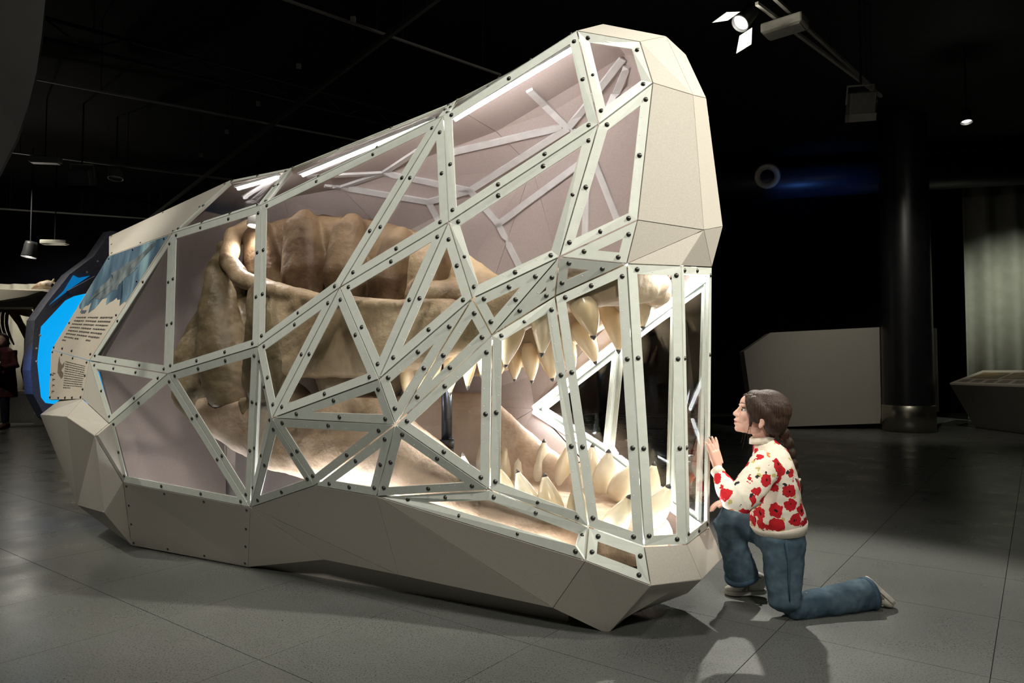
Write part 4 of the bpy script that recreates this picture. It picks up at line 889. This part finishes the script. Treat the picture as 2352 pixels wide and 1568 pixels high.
def flood(px, py, z, w, h, d, yaw, label):
    c = atz(px, py, z); t = thing('floodlight', c, label, 'lamp'); m = Matrix.Rotation(yaw, 3, 'Z') @ Matrix.Rotation(R(18), 3, 'X')
    o = MB().box(c, (w, d, h), m).build('housing', M['greymetal'], t); bv = o.modifiers.new('bevel', 'BEVEL'); bv.width = .015
    MB().box(c-m@Vector((0, .01, h*.62)), (w*1.02, d*.9, h*.34), m).build('front_glass', M['darkmetal'] if px < 900 else M['grime'], t)
    sx = m@Vector((w*.56, 0, 0)); top = Vector((c.x, c.y, c.z+h*.85))
    MB().tube([c-sx, top-sx*.9, top+sx*.9, c+sx], .012, 8).build('yoke', M['conduit'], t, True)
    MB().tube([top, Vector((c.x, c.y, ZC))], .012, 8).build('stem', M['darkmetal'], t)
flood(1978, 238, 3.95, .27, .24, .2, R(-12), 'grey floodlight hanging in its yoke beside the black column')
flood(188, 408, 4.1, .34, .26, .24, R(6), 'dark floodlight hanging beside the cylinder spotlight')
# dark curved sail at the upper left
M['sail'] = speck('charcoal_sail', (.007, .007, .0065), (.010, .010, .009), 10, .8)
sl_ = [(-60, -60), (112, -60), (104, 0), (96, 80), (84, 165), (66, 240), (40, 315), (0, 395), (-60, 490)]
sail = thing('hanging_sail', aty(30, 200, 3.6), 'dark curved hanging panel above the left of the hall', 'panel')
MB().prism([aty(x, y, 3.6) for x, y in sl_], Vector(), Vector((-.02, .04, 0))).build('panel', M['sail'], sail)
sc_ = aty(20, -60, 3.62)
MB().tube([sc_, Vector((sc_.x, sc_.y, ZC))], .008, 6).build('hanger', M['darkmetal'], sail)
cbm = thing('ceiling_beam', aty(2000, 260, 15), 'dark boxed beam under the ceiling along the back wall', 'beam')
pb = [aty(1500, 335, 15.2), aty(2500, 235, 14.2)]; MB().beam(pb[0], pb[1], .5, .5).build('box', M['black'], cbm)
MB().beam(pb[0]+Vector((0, 0, .25)), Vector((pb[0].x, pb[0].y, ZC)), .1, .1).build('hanger', M['black'], cbm); MB().beam(pb[1]+Vector((0, 0, .25)), Vector((pb[1].x, pb[1].y, ZC)), .1, .1).build('hanger', M['black'], cbm)

# ================================================================ FAR LEFT: curtain, skeleton case, visitor
M['curtain2'] = speck('cream_curtain', (.60, .57, .46), (.68, .64, .53), 5, .9)
l0 = aty(-260, 900, 15.4); l1 = aty(262, 900, 15.4)
curtain('curtain', (l0.x, 15.4, 0), (l1.x, 15.4, 0), .02, aty(60, 652, 15.4).z, 14, .06, 'cream pleated curtain lit up behind the mounted skeleton', M['curtain2'])
cn = thing('case_canopy', aty(0, 700, 13.4), 'white board canopy frame over the mounted skeleton', 'canopy')
cp = [aty(x, y, 13.2) for x, y in ((-240, 664), (118, 664), (118, 705), (-240, 705))]
MB().prism(cp, Vector(), Vector((0, .5, 0))).build('fascia', M['board'], cn)
pu = [aty(x, y, 13.2) for x, y in ((76, 704), (112, 704), (112, 940), (80, 940))]; pu[2].z = pu[3].z = 0
MB().prism(pu, Vector(), Vector((0, .4, 0))).build('upright', M['board'], cn)
pu2 = [p+Vector((cp[0].x-pu[0].x+.1, 0, 0)) for p in pu]; MB().prism(pu2, Vector(), Vector((0, .4, 0))).build('upright', M['board'], cn)
sp_ = [aty(x, y, 13.0) for x, y in ((-240, 672), (-100, 668), (0, 664), (96, 668), (60, 680), (0, 690), (-100, 690), (-240, 690))]
MB().prism(sp_, Vector(), Vector((0, .2, 0))).build('curved_shelf', M['cream'], cn)
pln = thing('display_plinth', aty(0, 950, 13.4), 'dark low plinth under the mounted skeleton', 'plinth')
z_ = aty(40, 905, 13.3).z
MB().box((aty(-60, 900, 13.9).x, 14.25, z_/2), (3.0, 1.2, z_)).build('body', M['greymetal'], pln)
MB().box((aty(-60, 900, 13.9).x, 14.25, z_+.02), (3.0, 1.2, .04)).build('top', M['board'], pln)
M['fossil'] = speck('brown_fossil_bone', (.10, .065, .035), (.22, .155, .09), 14, .6, .2, 40)
sk = thing('mounted_skeleton', aty(0, 890, 13.9), 'brown mounted dinosaur skeleton with long ribs behind the visitor', 'skeleton')
zt_ = z_+.04
hipp = aty(28, 712, 13.9); spn = [aty(-120, 735, 13.9), aty(-60, 712, 13.9), aty(-10, 708, 13.9), hipp]
MB().tube(spn, [.06, .07, .07, .06], 10).build('spine', M['fossil'], sk, True)
for k in range(9):
    t = k/8; base_ = spn[0].lerp(spn[2], t) if k < 6 else spn[2].lerp(hipp, (k-5)/4)
    pts = [base_+Vector((.02*j+.10*math.sin(j*.5), -.22*math.sin(j*.6), -.14*j)) for j in range(6)]; MB().tube(pts, [.03, .032, .03, .028, .024, .014], 8).build('rib', M['fossil'], sk, True)
kn = aty(66, 775, 13.9); an_ = aty(54, 850, 13.95); ft = Vector((aty(62, 880, 13.9).x, 13.95, zt_))
MB().tube([hipp, hipp.lerp(kn, .5), kn], [.09, .06, .08], 10).build('thigh_bone', M['fossil'], sk, True)
MB().tube([kn, kn.lerp(an_, .5), an_], [.075, .04, .05], 10).build('shin_bone', M['fossil'], sk, True)
MB().tube([an_, ft], [.05, .05], 10).build('foot', M['fossil'], sk, True)
MB().tube([hipp+Vector((-.3, 0, .1)), hipp+Vector((.3, 0, -.02)), hipp+Vector((.42, -.05, -.1))], [.08, .11, .05], 10).build('pelvis', M['fossil'], sk, True)
ds = thing('fossil_skull', aty(100, 664, 13.4), 'brown fossil skull lying on top of the white canopy frame', 'skull')
mb = MB(); pts = [aty(x, y, 13.4) for x, y in ((72, 663), (82, 658), (95, 655), (108, 653), (120, 655), (130, 656))]
wloft(mb, [(p, r*.8, r) for p, r in zip(pts, (.015, .05, .075, .09, .085, .06))], DEP, 14)
ball(mb, aty(124, 646, 13.4), .03, .03, .06)
o = mb.build('bone', M['fossil'], ds); organic(o, .012, 3, .02, .08)
mb = MB(); ball(mb, aty(120, 655, 13.33), .03, .03, .04); mb.build('eye_socket', M['black'], ds, True)
# visitor in a dark red coat
vy = 12.15
vis = thing('person', aty(14, 985, vy), 'visitor in an open dark red coat standing with a white leaflet', 'person'); vis.location.z = 0
M['coat'] = speck('dark_red_cloth', (.075, .012, .014), (.11, .02, .02), 12, .85)
M['darkcloth'] = speck('black_cloth', (.012, .012, .016), (.02, .02, .026), 20, .9)
M['navy'] = speck('navy_denim', (.01, .014, .03), (.016, .02, .042), 20, .85)
M['bootb'] = speck('brown_leather', (.10, .05, .03), (.14, .07, .04), 20, .5)
sx = lambda px, py: aty(px, py, vy)
b_ = MB(); X0 = sx(2, 900).x
hd = sx(4, 783); ball(b_, hd, .085, .095, .115); ball(b_, hd+Vector((.02, -.05, -.04)), .06, .06, .07); ball(b_, hd+Vector((.03, -.10, -.02)), .014, .018, .02)
wloft(b_, [(hd-Vector((0, 0, .1)), .05, .05), (Vector((X0, vy, 1.40)), .055, .055), (Vector((X0, vy, 1.33)), .17, .09), (Vector((X0, vy, 1.05)), .15, .10), (Vector((X0, vy, .88)), .16, .11)], (1, 0, 0), 18)
for s in (-1, 1):
    wloft(b_, [(Vector((X0+s*.09, vy, .88)), .08, .08), (Vector((X0+s*.09, vy, .48)), .055, .06), (Vector((X0+s*.10, vy, .08)), .04, .045)], (1, 0, 0), 14)
    wloft(b_, [(Vector((X0+s*.19, vy, 1.34)), .05, .05), (Vector((X0+s*.25, vy-.02, 1.10)), .04, .045), (Vector((X0+s*.10, vy-.22, 1.06)), .03, .03)], (0, 0, 1), 12)
    hand(b_, Vector((X0+s*.10, vy-.22, 1.06)), Vector((0, 0, 1)), Vector((-s*.5, -1, .15)), Vector((s, -.3, .2)), 3, .25, 1.1)
bo = b_.build('body', M['skin'], vis); r_ = bo.modifiers.new('remesh', 'REMESH'); r_.mode = 'VOXEL'; r_.voxel_size = .009; r_.use_smooth_shade = True
c_ = MB()
wloft(c_, [(Vector((X0, vy+.01, 1.43)), .075, .07), (Vector((X0, vy+.01, 1.36)), .20, .10), (Vector((X0, vy+.01, 1.2)), .215, .125), (Vector((X0, vy+.02, 1.0)), .21, .13), (Vector((X0, vy+.03, .75)), .24, .14), (Vector((X0, vy+.03, .55)), .255, .14)], (1, 0, 0), 20, 2.3, .1)
for s in (-1, 1): wloft(c_, [(Vector((X0+s*.18, vy, 1.35)), .075, .08), (Vector((X0+s*.26, vy-.02, 1.10)), .065, .07), (Vector((X0+s*.13, vy-.2, 1.05)), .05, .05)], (0, 0, 1), 14, 2, .2)
co = c_.build('coat', M['coat'], vis); organic(co, .012, 4, .012, .08)
mb = MB(); wloft(mb, [(Vector((X0-.02, vy-.075, 1.34)), .07, .06), (Vector((X0-.02, vy-.085, 1.1)), .10, .07), (Vector((X0-.02, vy-.09, .82)), .12, .075)], (1, 0, 0), 16, 2.3, .2); mb.build('top', M['darkcloth'], vis, True)
mb = MB(); 
for s in (-1, 1): wloft(mb, [(Vector((X0+s*.09, vy-.02, .9)), .10, .10), (Vector((X0+s*.09, vy-.02, .5)), .07, .075), (Vector((X0+s*.10, vy-.01, .12)), .055, .06)], (1, 0, 0), 14, 2, .2)
jn2 = mb.build('trousers', M['navy'], vis); organic(jn2, .012, 3, .0)
for s in (-1, 1):
    mb = MB(); wloft(mb, [(Vector((X0+s*.10, vy+.06, .06)), .04, .055), (Vector((X0+s*.10, vy-.02, .06)), .045, .058), (Vector((X0+s*.11, vy-.12, .04)), .045, .038), (Vector((X0+s*.11, vy-.19, .03)), .035, .026)], (1, 0, 0), 14, 2.4, .5); mb.build('boot', M['bootb'], vis, True)
mb = MB(); ball(mb, hd+Vector((-.01, .03, .03)), .1, .1, .115); ball(mb, hd+Vector((-.02, .06, -.07)), .1, .07, .12); mb.build('hair', M['hair'], vis, True)
lf = thing('leaflet', Vector((X0+.06, vy-.30, 1.06)), 'folded white leaflet held by the visitor in the red coat', 'leaflet')
mb = MB(); mb.prism([(X0-.04, vy-.30, 1.02), (X0+.10, vy-.30, 1.0), (X0+.11, vy-.26, 1.18), (X0-.03, vy-.26, 1.2)], Vector(), Vector((0, -.004, 0))); mb.build('front_page', M['cream'], lf)
mb = MB(); mb.prism([(X0+.10, vy-.30, 1.0), (X0+.19, vy-.33, 1.03), (X0+.20, vy-.29, 1.17), (X0+.11, vy-.26, 1.18)], Vector(), Vector((0, -.004, 0))); mb.build('back_page', M['cream'], lf)
